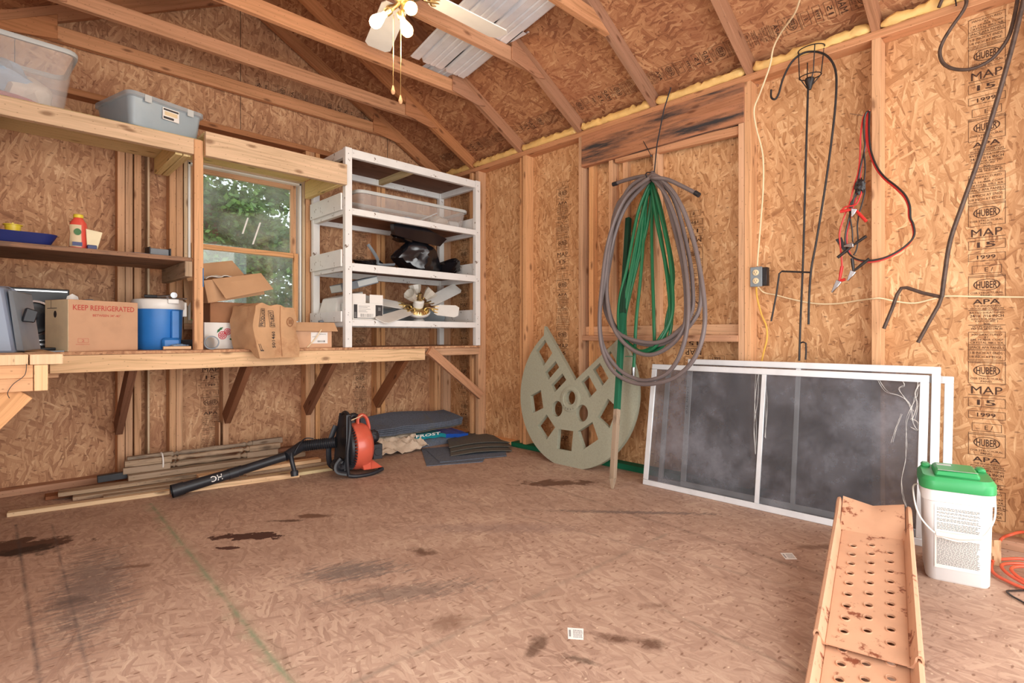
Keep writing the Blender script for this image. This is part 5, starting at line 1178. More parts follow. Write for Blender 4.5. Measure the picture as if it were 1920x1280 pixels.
def wrap(x_, y_):
    th_ = (y_-.5)*1.1; rad = .0315
    return mid + d_*((x_)*.06) + (fn_*math.cos(th_) + tv_*math.sin(th_))*rad
b.add([wrap(x_, y_) for x_, y_ in tv], tf); t.add('lettering', b, M_label, under=lt, smooth=0)
b = MB(); g0 = Z(545, 858, .14); b.tube(catmull([g0+V((0, 0, .03)), g0+V((.0, -.02, -.02)), g0+V((.01, -.03, -.075))], 4), .014, 10); b.lathe(g0+V((.01, -.03, -.075)), (0, -.2, -1), [(.02, 0), (.024, .01), (.022, .035)], 12); gr_ = t.add('control_handle', b, M_blk)
b = MB(); b.tube(catmull([g0+V((.01, 0, .0)), g0+V((.05, 0, .07)), Z(572, 822, .24), Z(588, 822, .235)], 5), .004, 6); t.add('throttle_cable', b, M_blk); t.done()

# ---- roofing shingles, bags and paper by the corner
def slab(fn, nu=22, nv=10, th=.006): b = MB(); b.grid(fn, nu, nv, (0, 0, th)); return b
def tri(a): return a
k0 = dict(name='shingle_bundle')
SA = V((-1.0, -.50, 0)); 
for i in range(6):
    def fn(u_, v_, i=i):
        x_ = -1.10+.98*u_+.008*i; y_ = -.46+.28*v_+.006*i
        z_ = .135+.010*i+.045*math.sin(min(1, u_*1.15)*math.pi*.9)*(.4+.6*v_)+.010*noise.noise(V((u_*3, v_*2, i*.3)))+.03*v_
        z_ -= .035*(1-v_)*math.sin(u_*math.pi)**1.0*(1 if u_ < .35 else .7)
        return (x_, y_, max(z_, .02))
    single('roof_shingle', slab(fn), M_tar if i else M_tar2, ('curled dark asphalt shingle on top of the stack by the corner' if i == 5 else 'asphalt shingle layer within the curled stack by the corner'), 'shingle', group='curled asphalt shingles stacked by the corner')
b = MB(); b.hexa([(-1.12, -.50, .0), (-.12, -.50, .0), (-.12, -.14, .0), (-1.12, -.14, .0), (-1.10, -.46, .06), (-.16, -.46, .06), (-.16, -.16, .075), (-1.10, -.16, .075)]); single('shingle_pack', b, M_tar, 'flat pack of dark shingles beneath the bags near the corner', 'shingle pack', bevel=.004)
t = Thing('product_bag', 'flattened teal and blue plastic bag under the curled shingles', 'bag')
b = MB(); b.grid(lambda u_, v_: (-.66+.34*u_, -.50+.22*v_, .10+.02*math.sin(u_*3)+.012*noise.noise(V((u_*4, v_*4, 2)))-.02*(1-v_)), 12, 8, (0, 0, .03)); t.add('front_panel', b, M_teal)
b = MB(); b.grid(lambda u_, v_: (-.32+.24*u_, -.50+.22*v_, .10-.02*u_+.01*noise.noise(V((u_*4, v_*4, 5)))-.02*(1-v_)), 12, 8, (0, 0, .03)); t.add('end_panel', b, M_bagblue)
b = MB(); 
tv, tf = text_mesh('FROST', .02)
b.add([(-.62+.24*x_, -.5035, .088+.022*y_) for x_, y_ in tv], tf); t.add('lettering', b, M_label, smooth=0); t.done()
b = MB(); b.grid(lambda u_, v_: (-1.0+.40*u_+.05*(1-v_)*(u_-.3), -.60+.26*v_, .115-.10*(1-v_)**1.6*(1-.5*abs(u_-.5))+.034*noise.noise(V((u_*7, v_*7, 7)))+.012*noise.noise(V((u_*19, v_*19, 7)))+.02*v_), 22, 16, (0, 0, .003)); single('paper_bag', b, M_paper, 'crumpled beige paper bag draped over the shingle pack', 'paper bag', smooth=20)
b = MB(); b.grid(lambda u_, v_: (-1.16+.22*u_, -.52+.2*v_, .10-.06*(1-v_)+.022*noise.noise(V((u_*6, v_*6, 17)))), 14, 12, (0, 0, .003)); single('paper_bag', b, M_paper, 'crumpled torn paper bag right behind the blower engine', 'paper bag', smooth=20)
q0, q1 = fl(712, 852), fl(748, 872)
b = MB(); b.grid(lambda u_, v_: (q0.x+(q1.x-q0.x+.12)*u_, q0.y+.02+.10*v_-.02*u_, .012+.05*v_*math.sin(u_*3)+.012*noise.noise(V((u_*5, v_*5, 3)))), 12, 10, (0, 0, .002)); single('dry_leaf', b, M_leaf_d, 'curled brown dry paper scrap on the floor beside the leaf blower', 'scrap', smooth=20)
def lay(pts, z0, th, mat, label, name='roof_shingle', wav=0.0, group=None):
    P_ = [fl(*p) for p in pts]
    b = MB(); b.grid(lambda u_, v_: ((P_[0].lerp(P_[1], u_)).lerp(P_[3].lerp(P_[2], u_), v_))+V((0, 0, z0+th+wav*max(0, math.sin(u_*math.pi*1.0))*(1-v_*.6))), 18, 8, (0, 0, th)); return single(name, b, mat, label, 'shingle', group=group)
lay([(800, 874), (905, 866), (925, 830), (790, 842)], .0, .004, M_tar, 'flat dark shingle lying frontmost on the floor by the corner', wav=.0)
lay([(825, 868), (950, 856), (945, 836), (800, 846)], .0045, .004, M_tar, 'flat dark shingle lying on top of the frontmost one')
lay([(845, 858), (960, 848), (930, 820), (842, 830)], .010, .005, M_tar2, 'wavy brown-grey shingle, lowest of the three on the flat ones', wav=.015, group='wavy brown-grey shingles')
lay([(845, 852), (960, 842), (930, 816), (840, 826)], .018, .005, M_tar2, 'wavy brown-grey shingle, middle of the three on the flat ones', wav=.018, group='wavy brown-grey shingles')
lay([(842, 846), (957, 836), (925, 812), (838, 822)], .027, .005, M_tar2, 'wavy brown-grey shingle, topmost of the three on the flat ones', wav=.02, group='wavy brown-grey shingles')

# ================================================================ AGAINST THE RIGHT WALL
# ---- grey-green notched disc panel leaning on the wall
n_lean = V((-1, 0, .12)).normalized()
p0 = V((-.19, -1.7, 0.0))
UU = V((0, -1, 0)); WW = UU.cross(n_lean); WW = WW if WW.z > 0 else -WW
def dpt(a, b_): q = PL(a, b_, p0, n_lean)-p0; return (q.dot(UU), q.dot(WW))
ed = [dpt(975, 745), dpt(1100, 881), dpt(1150, 872-0), dpt(1199, 780), dpt(990, 660), dpt(1010, 835)]
# circle fitted through three rim points
def circ(a, b_, c):
    ax, ay = a; bx_, by_ = b_; cx_, cy_ = c; d = 2*(ax*(by_-cy_)+bx_*(cy_-ay)+cx_*(ay-by_))
    ux = ((ax*ax+ay*ay)*(by_-cy_)+(bx_*bx_+by_*by_)*(cy_-ay)+(cx_*cx_+cy_*cy_)*(ay-by_))/d
    uy = ((ax*ax+ay*ay)*(cx_-bx_)+(bx_*bx_+by_*by_)*(ax-cx_)+(cx_*cx_+cy_*cy_)*(bx_-ax))/d
    return ux, uy, math.hypot(ax-ux, ay-uy)
ux, uy, rr_ = circ(dpt(976, 735), dpt(1085, 880), dpt(1196, 740))
aL = dpt(1021, 611); nv = dpt(1078, 713); aR = dpt(1160, 634)
angL = math.atan2(aL[1]-uy, aL[0]-ux); d_ = (aR[0]-nv[0], aR[1]-nv[1]); L_ = math.hypot(*d_)
# right notch edge runs on until it meets the rim
t_ = 0
while math.hypot(nv[0]+d_[0]/L_*t_-ux, nv[1]+d_[1]/L_*t_-uy) < rr_: t_ += .005
aR2 = (nv[0]+d_[0]/L_*t_, nv[1]+d_[1]/L_*t_); angR = math.atan2(aR2[1]-uy, aR2[0]-ux)
out_ = [nv, aL]; 
n_ = 64; a1 = angL; a2 = angR
if a2 < a1: a2 += 2*math.pi
for k in range(1, n_): a = a1+(a2-a1)*k/n_; out_.append((ux+rr_*math.cos(a), uy+rr_*math.sin(a)))
out_.append(aR2)
zc = lambda a, b_: dpt(960+a/3.369, 580+b_/3.369)
H_ = [[(207, 190), (255, 275), (200, 355), (152, 262)], [(275, 325), (298, 365), (230, 443), (208, 398)], [(318, 402), (343, 445), (270, 522), (247, 478)], [(182, 508), (198, 622), (130, 655), (115, 545)],
      [(218, 662), (272, 745), (218, 822), (162, 735)], [(292, 755), (387, 768), (375, 895), (283, 880)], [(508, 710), (545, 820), (452, 883), (415, 770)], [(605, 562), (665, 620), (615, 750), (540, 680)],
      [(483, 415), (535, 510), (490, 557), (437, 458)], [(555, 337), (610, 435), (570, 482), (510, 380)], [(622, 262), (672, 352), (636, 388), (582, 300)]]
holes = [[zc(*p) for p in h_] for h_ in H_]
for (cx_, cy_, r1, r2) in ((285, 627, 33, 50), (443, 655, 37, 54), (370, 557, 30, 44)):
    holes.append([zc(cx_+r1*math.cos(2*math.pi*k/20), cy_+r2*math.sin(2*math.pi*k/20)) for k in range(20)])
t = Thing('notched_disc', 'large grey-green disc with square holes and a notch, leaning on the right wall', 'disc panel')
b = MB(); b.plate(out_, holes, .034, p0, UU, WW)
t.add('disc', b, M_disc, smooth=25)
cr = zc(370, 565); nn_ = UU.cross(WW).normalized(); nn_ = nn_ if nn_.dot(n_lean) > 0 else -nn_
if UU.cross(WW).dot(n_lean) < 0: pass
b = MB(); c3 = p0+UU*cr[0]+WW*cr[1]+n_lean*.0005; b.lathe(c3, n_lean, [(.062, 0), (.088, 0), (.09, .004), (.086, .006), (.064, .006), (.062, 0)], 32, cap=False); t.add('hub_ring', b, M_disc)
b = MB()
for k in range(5):
    a = math.radians(225+18*k); q = c3+(UU*math.cos(a)+WW*math.sin(a))*.074+n_lean*.0068; r_ = math.radians(225+18*k+90)
    tu = UU*math.cos(r_)+WW*math.sin(r_); tw = -(UU*math.cos(a)+WW*math.sin(a)); b.text('KARAW'[k], q-tu*.005-tw*.005, tu*.01, tw*.011)
t.add('hub_lettering', b, M_print, smooth=0); t.done()

# ---- hoses and what they hang from
HXX = -.045
def hose_pts(path, x0, wob, sd):
    out = []
    for i, (a, b_) in enumerate(path): out.append(X(a, b_, x0-.15*min(1, max(0, (b_-430)/200))+wob*noise.noise(V((i*.55, sd, 0)))))
    return out
top = (1223, 334)
loops = [
 [(1222, 330), (1172, 372), (1141, 450), (1128, 540), (1124, 610), (1131, 660), (1152, 698), (1190, 718), (1232, 718), (1272, 703), (1304, 668), (1321, 612), (1318, 540), (1300, 450), (1272, 375), (1240, 336), (1222, 328)],
 [(1222, 328), (1180, 352), (1150, 420), (1135, 520), (1125, 585), (1130, 645), (1158, 690), (1195, 711), (1225, 711), (1255, 696), (1278, 658), (1290, 600), (1288, 520), (1272, 430), (1248, 365), (1222, 334)],
 [(1222, 334), (1175, 385), (1150, 450), (1138, 520), (1140, 575), (1152, 618), (1178, 650), (1212, 665), (1245, 656), (1275, 628), (1286, 590), (1282, 510), (1262, 420), (1240, 350), (1222, 331)],
 [(1222, 331), (1160, 380), (1142, 470), (1133, 560), (1142, 600), (1165, 628), (1205, 641), (1240, 640), (1272, 620), (1296, 588), (1299, 540), (1290, 470), (1262, 370), (1222, 330)],
 [(1222, 330), (1165, 395), (1146, 480), (1138, 545), (1150, 606), (1180, 636), (1225, 647), (1262, 636), (1295, 608), (1314, 565), (1308, 480), (1280, 390), (1245, 345), (1222, 332)]]
t = Thing('coiled_hose', 'grey garden hose hanging in wide loops on the right wall', 'garden hose')
pts = hose_pts([(1151, 345), (1172, 338), (1200, 331), (1220, 330)], -.055, .0, 1)
for i, lp in enumerate(loops):
    pts += hose_pts(lp, -.150+.024*i, .012, i*3+1)
pts += hose_pts([(1222, 333), (1250, 336), (1285, 352), (1310, 365)], -.16, 0, 1)
clean = [pts[0]]
for p in pts[1:]:
    if (p-clean[-1]).length > .012: clean.append(p)
b = MB(); b.tube(catmull(clean, 6), .0125, 9, up=(1, 0, 0)); t.add('hose', b, M_grey_h)
b = MB()
e1_, e1b = X(1150, 345.5, -.055), X(1158, 343, -.055); b.tube([e1_-(e1b-e1_)*.1, e1b], [.0145, .0145], 12); t.add('end_fitting', b, M_blk); b = MB(); e2_, e2b = X(1311, 366, -.16), X(1303, 361, -.16); b.tube([e2_, e2b], .0145, 12); t.add('end_fitting', b, M_blk); t.done()
t = Thing('coiled_hose', 'green garden hose in narrow hanging loops inside the grey hose', 'garden hose')
gl = [[(1218, 344), (1196, 400), (1176, 500), (1162, 560), (1160, 610), (1172, 642), (1200, 660), (1228, 650), (1252, 615), (1262, 570), (1255, 480), (1238, 400), (1224, 345)],
      [(1220, 346), (1200, 420), (1180, 520), (1166, 590), (1170, 630), (1190, 655), (1215, 655), (1240, 630), (1256, 590), (1248, 500), (1232, 420), (1221, 350)],
      [(1221, 350), (1206, 390), (1190, 480), (1176, 560), (1168, 610), (1180, 648), (1205, 662), (1235, 655), (1256, 625), (1259, 560), (1244, 470), (1230, 390), (1225, 348)],
      [(1225, 348), (1210, 380), (1198, 470), (1178, 545), (1164, 575), (1164, 625), (1182, 646), (1210, 661), (1243, 640), (1250, 600), (1259, 555), (1262, 505), (1248, 430), (1234, 370), (1222, 346)],
      [(1222, 346), (1214, 420), (1184, 540), (1172, 600), (1178, 645), (1205, 660), (1225, 652), (1226, 600), (1223, 500), (1222, 420), (1224, 350)]]
pts = []
for i, lp in enumerate(gl): pts += hose_pts(lp, -.062+.012*i-.0, .010, i*5+2)
pts += hose_pts([(1214, 360), (1208, 430), (1201, 520), (1193, 600), (1190, 660), (1188, 690)], -.022, 0, 1)
clean = [pts[0]]
for p in pts[1:]:
    if (p-clean[-1]).length > .012: clean.append(p)
b = MB(); b.tube(catmull(clean, 6), .0105, 8, up=(1, 0, 0)); t.add('hose', b, M_green_h)
b = MB(); b.tube([X(1188, 688, -.172), X(1186.5, 706, -.172)], .013, 12); t.add('brass_fitting', b, M_steel)
b = MB(); b.tube([X(1172, 668, -.2), X(1190, 668, -.18)], .003, 6); t.add('cross_wire', b, M_green_h); t.done()
t = Thing('hanging_rod', 'thin black rod sticking up from the tie that holds the hoses', 'rod')
b = MB(); b.tube([X(1258, 164, -.045), X(1245, 205, -.05), X(1232, 270, -.06), X(1226, 330, -.075)], .004, 8); t.add('rod', b, M_blk)
c = X(1223, 332, -.10); b = MB(); b.tube([c+V((.075*math.cos(a), 0, .026*math.sin(a))) for a in [2*math.pi*k/16 for k in range(16)]], .004, 6, closed=True); t.add('tie_loop', b, M_blk); t.done()
b = MB(); b.tube([X(1206, 264, -.01), X(1221, 292, -.03)], .0025, 6); b.lathe(X(1221, 292, -.03), (-1, -.5, -.5), [(.006, 0), (.006, .002)], 10); single('wall_nail', b, M_blk, 'dark nail sticking out of the header left of the black rod', 'nail')
# ---- stake
t = Thing('garden_stake', 'long square stake, dark green above and bare wood below, leaning behind the hoses', 'stake')
f0, f1 = V((-.443, -2.263, .0)), X(1178.5, 409, -.005)
d_ = (f1-f0)
# pixel rows of the colour change along the stake
m0 = .27; m1 = .62
b = MB(); b.beam(f0+d_*.035, f0+d_*m0, .032, .032, up=(-1, 0, 0)); b.beam(f0+V((0, 0, .002)), f0+d_*.035, .012, .012, up=(-1, 0, 0), w2=.032, h2=.032); t.add('bare_shaft', b, M_oldw, bevel=.002)
b = MB(); b.beam(f0+d_*m0, f0+d_*m1, .032, .032, up=(-1, 0, 0)); t.add('green_shaft', b, M_green_w, bevel=.002)
b = MB(); b.beam(f0+d_*m1, f1, .032, .032, up=(-1, 0, 0)); t.add('upper_shaft', b, M_dkgreen, bevel=.002); t.done()

# ---- three framed window screens leaning together
def screen(name_label, ya, yb, xb, xt, z0, h, bars, fw=.032, th=.012, meshed=True):
    t = Thing('window_screen', name_label, 'window screen', group=None)
    bot = lambda y: V((xb, y, z0)); tp_ = V((xt-xb, 0, math.sqrt(h*h-(xt-xb)**2))); nrm = V((0, 1, 0)).cross(tp_).normalized(); nrm = nrm if nrm.x < 0 else -nrm
    tn = tp_.normalized(); o = tn*fw/2
    b = MB(); b.beam(bot(ya)+o, bot(yb)+o, th, fw, up=tn); b.beam(bot(ya)+tp_-o, bot(yb)+tp_-o, th, fw, up=tn)
    for y in (ya-fw/2, yb+fw/2): b.beam(bot(y)+tn*fw, bot(y)+tp_-tn*fw, fw, th, up=nrm)
    t.add('frame', b, M_alu, bevel=.002)
    for y in bars:
        b = MB(); b.beam(bot(y)+tn*fw, bot(y)+tp_-tn*fw, fw*.72, th*.8, up=nrm); t.add('mullion', b, M_alu, bevel=.0015)
    q0, q1 = bot(ya-fw)+tn*fw-nrm*.002, bot(yb+fw)+tn*fw-nrm*.002; tt = tp_-tn*2*fw
    m_i = None
    if meshed: b = MB(); b.add([q0, q1, q1+tt, q0+tt], [(0, 1, 2, 3)]); m_i = t.add('mesh', b, M_mesh, smooth=0)
    return t, bot, tp_, nrm, tn, m_i
yL = X(1223, 680, -.11).y; yR = X(1742, 702, -.11).y
xs1b, xs1t = -.215, -.105
t, bot, tp_, nrm, tn, mi_ = screen('frontmost white-framed window screen leaning on the right wall, cobwebs in its right pane', yL, yR, xs1b, xs1t, .0, .735, [X(1426, 800, -.16).y])
wb = MB(); mm = lambda a, c: PL(a, c, bot(yL)+nrm*.003, nrm)
R_ = random.Random(9)
def web(path, wdt, n=1):
    for k in range(n):
        P_ = [mm(a+R_.uniform(-1, 1)*wdt*1.5, c+R_.uniform(-1, 1)*wdt) for a, c in path]; wb.tube(catmull(P_, 4), [R_.uniform(.0002, .0008) for _ in range((len(P_)-1)*4+1)], 4)
web([(1644, 709), (1662, 732), (1690, 742), (1705, 760), (1712, 790), (1722, 805)], 2, 2); web([(1690, 712), (1697, 722), (1684, 730), (1700, 752), (1712, 770)], 1.5, 2); web([(1722, 712), (1718, 740), (1708, 770), (1700, 790), (1700, 830), (1698, 865), (1690, 900), (1694, 930), (1700, 955)], 1.5, 2)
web([(1725, 800), (1724, 850), (1722, 880)], 1, 2); web([(1690, 775), (1680, 800), (1672, 830)], 1.5, 2); web([(1706, 785), (1720, 790), (1722, 806), (1706, 800)], 1.2, 2); web([(1420, 700), (1418, 750), (1416, 800), (1414, 850)], 2, 3); web([(1434, 705), (1437, 760), (1436, 820)], 2, 2)
web([(1724, 720), (1714, 735), (1722, 760), (1712, 790)], 2.5, 3)
t.add('cobweb', wb, M_label, under=mi_, smooth=0, kind='stuff'); t.done()
t, bot, tp_, nrm, tn, mi_ = screen('middle window screen, its white top bar showing above the front screen', X(1290, 664, -.075).y, X(1764, 690, -.075).y, -.165, -.07, .022, .748, [X(1494, 690, -.1).y])
b = MB(); ys_ = X(1290, 664, -.075).y; 
b.text('SCREEN  TOP', bot(ys_)+tp_*.78+nrm*.0068+V((0, -.006, 0)), -tn*.16, V((0, -.012, 0))); t.add('lettering', b, M_print, smooth=0); t.done()
t, bot, tp_, nrm, tn, mi_ = screen('rearmost window screen, its right edge showing beyond the other two', X(1249, 700, -.03).y, X(1788, 702, -.03).y, -.125, -.022, .0, .728, [], meshed=False)
t.done()

# ---- garden hooks
def rod(pts_, x0, r, seg=5, n=8): return MB().tube(catmull([X(a, b_, x0) if not isinstance(x0, list) else X(a, b_, x0[i]) for i, (a, b_) in enumerate(pts_)], seg), r, n)
t = Thing('plant_stake', 'black iron stake topped by a wire cup, left of the jumper cables', 'garden stake')
b = rod([(1515, 168), (1511, 300), (1506, 480), (1501, 600), (1498.5, 676)], -.02, .0055); t.add('rod', b, M_blkm)
b = MB()
cT, cB = X(1521, 92, -.02), X(1519, 143, -.02); rT, rB = .062, .052
for c_, r_ in ((cT, rT), (cB, rB)): b.tube([c_+V((r_*math.cos(a)*.75, r_*math.sin(a), 0)) for a in [2*math.pi*k/24 for k in range(24)]], .003, 6, closed=True)
for k in range(4):
    a = .5+k*math.pi/2; b.tube([cT+V((rT*math.cos(a)*.75, rT*math.sin(a), 0)), cB+V((rB*math.cos(a)*.75, rB*math.sin(a), 0)), X(1515, 168, -.02)], .0028, 6)
t.add('wire_cup', b, M_blkm)
b = MB(); c_ = X(1518, 150, -.02); b.lathe(c_, (0, 0, -1), [(.02, -.01), (.024, .0), (.008, .05)], 14); t.add('cup_socket', b, M_blkm)
b = rod([(1500, 643), (1511, 643), (1510.5, 674)], -.02, .0045, 2); t.add('step_prong', b, M_blkm); t.done()
t = Thing('shepherd_hook', 'thin black shepherd hook with a curled tip and forked foot on the right wall', 'shepherd hook')
b = rod([(1446, 168), (1446, 182), (1453, 186), (1460, 176), (1468, 148), (1484, 117), (1505, 100), (1530, 97), (1552, 106), (1566, 130), (1568, 170), (1562, 240), (1548, 345), (1531, 450), (1521, 505), (1517, 560), (1516, 608)], -.035, .0055); t.add('rod', b, M_blkm)
b = MB().tube([X(*p, -.035) for p in ((1520, 510.5), (1466, 508.5), (1461, 513), (1456, 550), (1446, 602))], .005, 8); t.add('step_prong', b, M_blkm); t.done()
t = Thing('shepherd_hook', 'thick brown iron shepherd hook with a large loop at the right edge', 'shepherd hook')
b = rod([(1760, 14), (1772, -8), (1800, -20), (1812, 0), (1806, 20), (1785, 50), (1768, 78), (1762, 100), (1770, 120), (1793, 130), (1825, 128), (1860, 110), (1888, 75), (1900, 40), (1908, 0), (1915, -40)], -.03, .0075); t.add('loop', b, M_rust_rod)
b = rod([(1926, -30), (1905, 60), (1872, 180), (1838, 290), (1806, 380), (1782, 450), (1772, 510), (1766, 556)], -.045, .009); t.add('rod', b, M_rust_rod)
b = MB().tube([X(*p, -.04) for p in ((1766, 557), (1730, 549), (1700, 539), (1690, 540), (1682, 552), (1672, 580), (1657, 616))], .008, 8); t.add('step_prong', b, M_rust_rod)
b = MB().tube([X(*p, -.045) for p in ((1766, 555), (1760, 572), (1744, 600), (1721, 642))], .008, 8); t.add('step_prong', b, M_rust_rod); t.done()
b = MB(); b.tube([X(1791, -4, -.01), X(1793, 11, -.02)], .003, 6); single('wall_nail', b, M_blk, 'dark nail in the top plate above the printed panel', 'nail')

# ---- jumper cables
t = Thing('jumper_cables', 'red and black jumper cables hanging on a nail beside the stud', 'jumper cables')
k_ = 3.555
def J(pts_): return [(1540+a/k_, 200+c/k_) for a, c in pts_]
def cab(pts_, x0, r, mat, name='cable'): b = rod(J(pts_), x0, r, 6, 7); return t.add(name, b, mat)
cab([(318, 28), (300, 40), (284, 90), (285, 200), (290, 270), (262, 400), (240, 520), (215, 620), (180, 760), (160, 860), (165, 930), (190, 985), (250, 1020), (330, 1024), (430, 1002), (530, 950), (600, 890), (622, 840), (612, 780), (595, 740), (590, 660), (560, 590), (500, 530), (430, 475), (380, 415), (345, 340), (325, 260), (318, 150), (322, 30)], -.03, .0042, M_blkc)
cab([(320, 24), (306, 60), (300, 160), (298, 260), (278, 330), (262, 430), (252, 520), (225, 620), (190, 755), (170, 860), (176, 935), (205, 1000), (265, 1028), (335, 1034), (430, 1012), (525, 962), (590, 905), (615, 850), (605, 785), (585, 735), (580, 665), (550, 600), (490, 540), (420, 482), (370, 420), (335, 345), (312, 260), (308, 150), (314, 26)], -.022, .0044, M_redc)
cab([(318, 26), (280, 70), (262, 200), (258, 330), (245, 440), (215, 540), (190, 640), (150, 740), (122, 840), (126, 920), (134, 1000), (138, 1062)], -.026, .004, M_redc)
cab([(284, 300), (292, 400), (285, 520), (290, 570), (270, 650), (250, 720), (240, 800), (244, 880), (235, 950), (215, 990)], -.034, .0036, M_blkc)
cab([(262, 480), (270, 560), (240, 640), (205, 660), (160, 668), (125, 700)], -.036, .004, M_redc)
cab([(260, 560), (200, 640), (190, 720), (205, 820), (210, 900), (225, 920)], -.03, .0036, M_blkc)
b = MB(); c_ = X(*J([(258, 530)])[0], -.036); b.blob(c_, (.012, .022, .036), .5, 3, 3, 3); t.add('cable_knot', b, M_blkc)
def clamp(tip, mid_, h1, h2, mat, x0=-.03):
    T_, M_, A_, B2 = [X(*J([p])[0], x0) for p in (tip, mid_, h1, h2)]; ax = (M_-T_)
    b = MB(); sd_ = ax.normalized().cross(V((1, 0, 0)))
    b.hexa([T_-sd_*.004+V((.006, 0, 0)), T_+sd_*.004+V((.006, 0, 0)), T_+sd_*.004-V((.006, 0, 0)), T_-sd_*.004-V((.006, 0, 0)), M_-sd_*.014+V((.009, 0, 0)), M_+sd_*.014+V((.009, 0, 0)), M_+sd_*.014-V((.009, 0, 0)), M_-sd_*.014-V((.009, 0, 0))]); i_ = t.add('clamp_jaw', b, M_steel, bevel=.002)
    b = MB()
    for q in (A_, B2):
        if (q-M_).length > .01: b.tube([M_, M_.lerp(q, .45), q], [.005, .0075, .0075], 8)
    t.add('clamp_grip', b, mat, under=i_)
clamp((70, 1238), (120, 1160), (138, 1062), (160, 1150), M_redc)
clamp((175, 1160), (215, 1095), (205, 1010), (320, 1012), M_blkc, -.036)
clamp((150, 930), (215, 920), (300, 862), (108, 1005), M_blkc, -.04)
clamp((205, 735), (222, 680), (300, 765), (125, 700), M_redc, -.042)
b = MB(); b.prism([X(*J([p])[0], -.02) for p in ((92, 885), (135, 868), (175, 965), (160, 978))], (.003, 0, 0)); t.add('tag', b, M_blkc)
t.done()
b = MB(); b.tube([X(1594, 213, .085), X(1618, 217, -.03)], .0018, 6); single('wall_nail', b, M_oldw, 'thin nail holding the jumper cables beside the stud', 'nail')

# ---- outlet box and cables
ya_, yb_ = X(1406, 520, -.012).y, X(1428, 520, -.012).y
t = Thing('outlet_box', 'grey steel outlet box with a cream double socket on the stud', 'outlet')
zt_, zb_ = X(1418, 500, -.012).z, X(1418, 537, -.012).z
b = MB(); b.box(-.010, .0, ya_, yb_, zb_, zt_); t.add('cover_plate', b, plain('outlet_grey', (132, 140, 144), .5), bevel=.002)
b = MB(); b.box(.001, .04, yb_-.022, ya_-.02, zb_+.004, zt_-.004); t.add('box', b, M_blkm, bevel=.002)
zm = (zt_+zb_)/2; ym = (ya_+yb_)/2
for s_ in (1, -1):
    b = MB(); b.lathe((-.0095, ym, zm+s_*.023), (-1, 0, 0), [(.0165, 0), (.0165, .004), (.014, .005)], 20, up=(0, 0, 1)); so = t.add('socket', b, M_cream)
    b = MB(); b.box(-.0152, -.0145, ym-.008, ym-.006, zm+s_*.023-.003, zm+s_*.023+.006); b.box(-.0152, -.0145, ym+.006, ym+.008, zm+s_*.023-.003, zm+s_*.023+.006); b.box(-.0152, -.0145, ym-.002, ym+.002, zm+s_*.023-.010, zm+s_*.023-.006); t.add('slots', b, M_print, under=so)
t.done()
b = rod([(1502, -10), (1490, 25), (1465, 60), (1450, 90), (1443, 125), (1425, 175), (1414, 205), (1418, 240), (1430, 290), (1431, 350), (1426, 420), (1421, 480), (1420, 499)], [-.42, -.30, -.17, -.10, -.05, -.02, -.01, .0, .01, .02, .02, .01, .0], .0045); single('electric_cable', b, M_cream, 'cream electric cable running up the wall from the outlet box', 'cable')
b = rod([(1422, 538), (1432, 548), (1455, 553), (1490, 562), (1530, 569), (1570, 569), (1610, 563), (1634, 560), (1652, 559), (1680, 565), (1715, 568), (1750, 560), (1775, 555), (1840, 556), (1930, 557)], [-.002, .07, .07, .075, .075, .07, .04, -.008, -.006, .05, .07, .07, .07, .07, .07], .004); single('electric_cable', b, M_cream, 'cream electric cable running right from the outlet box toward the printed panel', 'cable')
b = rod([(1418, 538), (1420, 560), (1428, 590), (1437, 612), (1438, 635), (1432, 660), (1426, 690), (1425, 720)], [-.002, .02, .03, .03, .03, .03, .03, .03], .005); single('electric_cable', b, M_ycord, 'yellow cord dropping from the outlet box behind the screens', 'cable')

# ---- bucket
BC = V((-.455, -3.838, 0)); bt = Matrix.Translation(BC) @ Matrix.Rotation(math.radians(-78), 4, 'Z') @ Matrix.Diagonal((.80, .92, .90, 1))
def rsq(w_, d_, r_, z, n=6):
    o = []
    for cx_, cy_, a0 in ((w_/2-r_, d_/2-r_, 0), (-w_/2+r_, d_/2-r_, 90), (-w_/2+r_, -d_/2+r_, 180), (w_/2-r_, -d_/2+r_, 270)):
        for k in range(n): a = math.radians(a0+90*k/(n-1)); o.append((cx_+r_*math.cos(a), cy_+r_*math.sin(a), z))
    return o
def rings(mb, rs, cap0=True, cap1=True):
    n = len(rs[0]); vs_ = [p for q in rs for p in q]; fs = [(i*n+k, i*n+(k+1) % n, (i+1)*n+(k+1) % n, (i+1)*n+k) for i in range(len(rs)-1) for k in range(n)]
    if cap0: fs.append(tuple(range(n))[::-1])
    if cap1: fs.append(tuple((len(rs)-1)*n+k for k in range(n)))
    return mb.add(vs_, fs)
t = Thing('plastic_bucket', 'white square plastic bucket with a green lid standing by the right wall', 'bucket')
BW, BD = .232, .235
b = MB(bt); rings(b, [rsq(BW-.01, BD-.01, .035, 0), rsq(BW, BD, .04, .008), rsq(BW+.018, BD+.018, .045, .325), rsq(BW+.032, BD+.032, .05, .328), rsq(BW+.036, BD+.036, .052, .372)]); t.add('body', b, M_bucket)
b = MB(bt); rings(b, [rsq(BW+.042, BD+.042, .055, .373), rsq(BW+.046, BD+.046, .056, .376), rsq(BW+.044, BD+.044, .056, .41), rsq(BW+.02, BD+.02, .05, .425), rsq(BW-.0, BD-.0, .045, .424)])
li = t.add('lid', b, M_lidg)
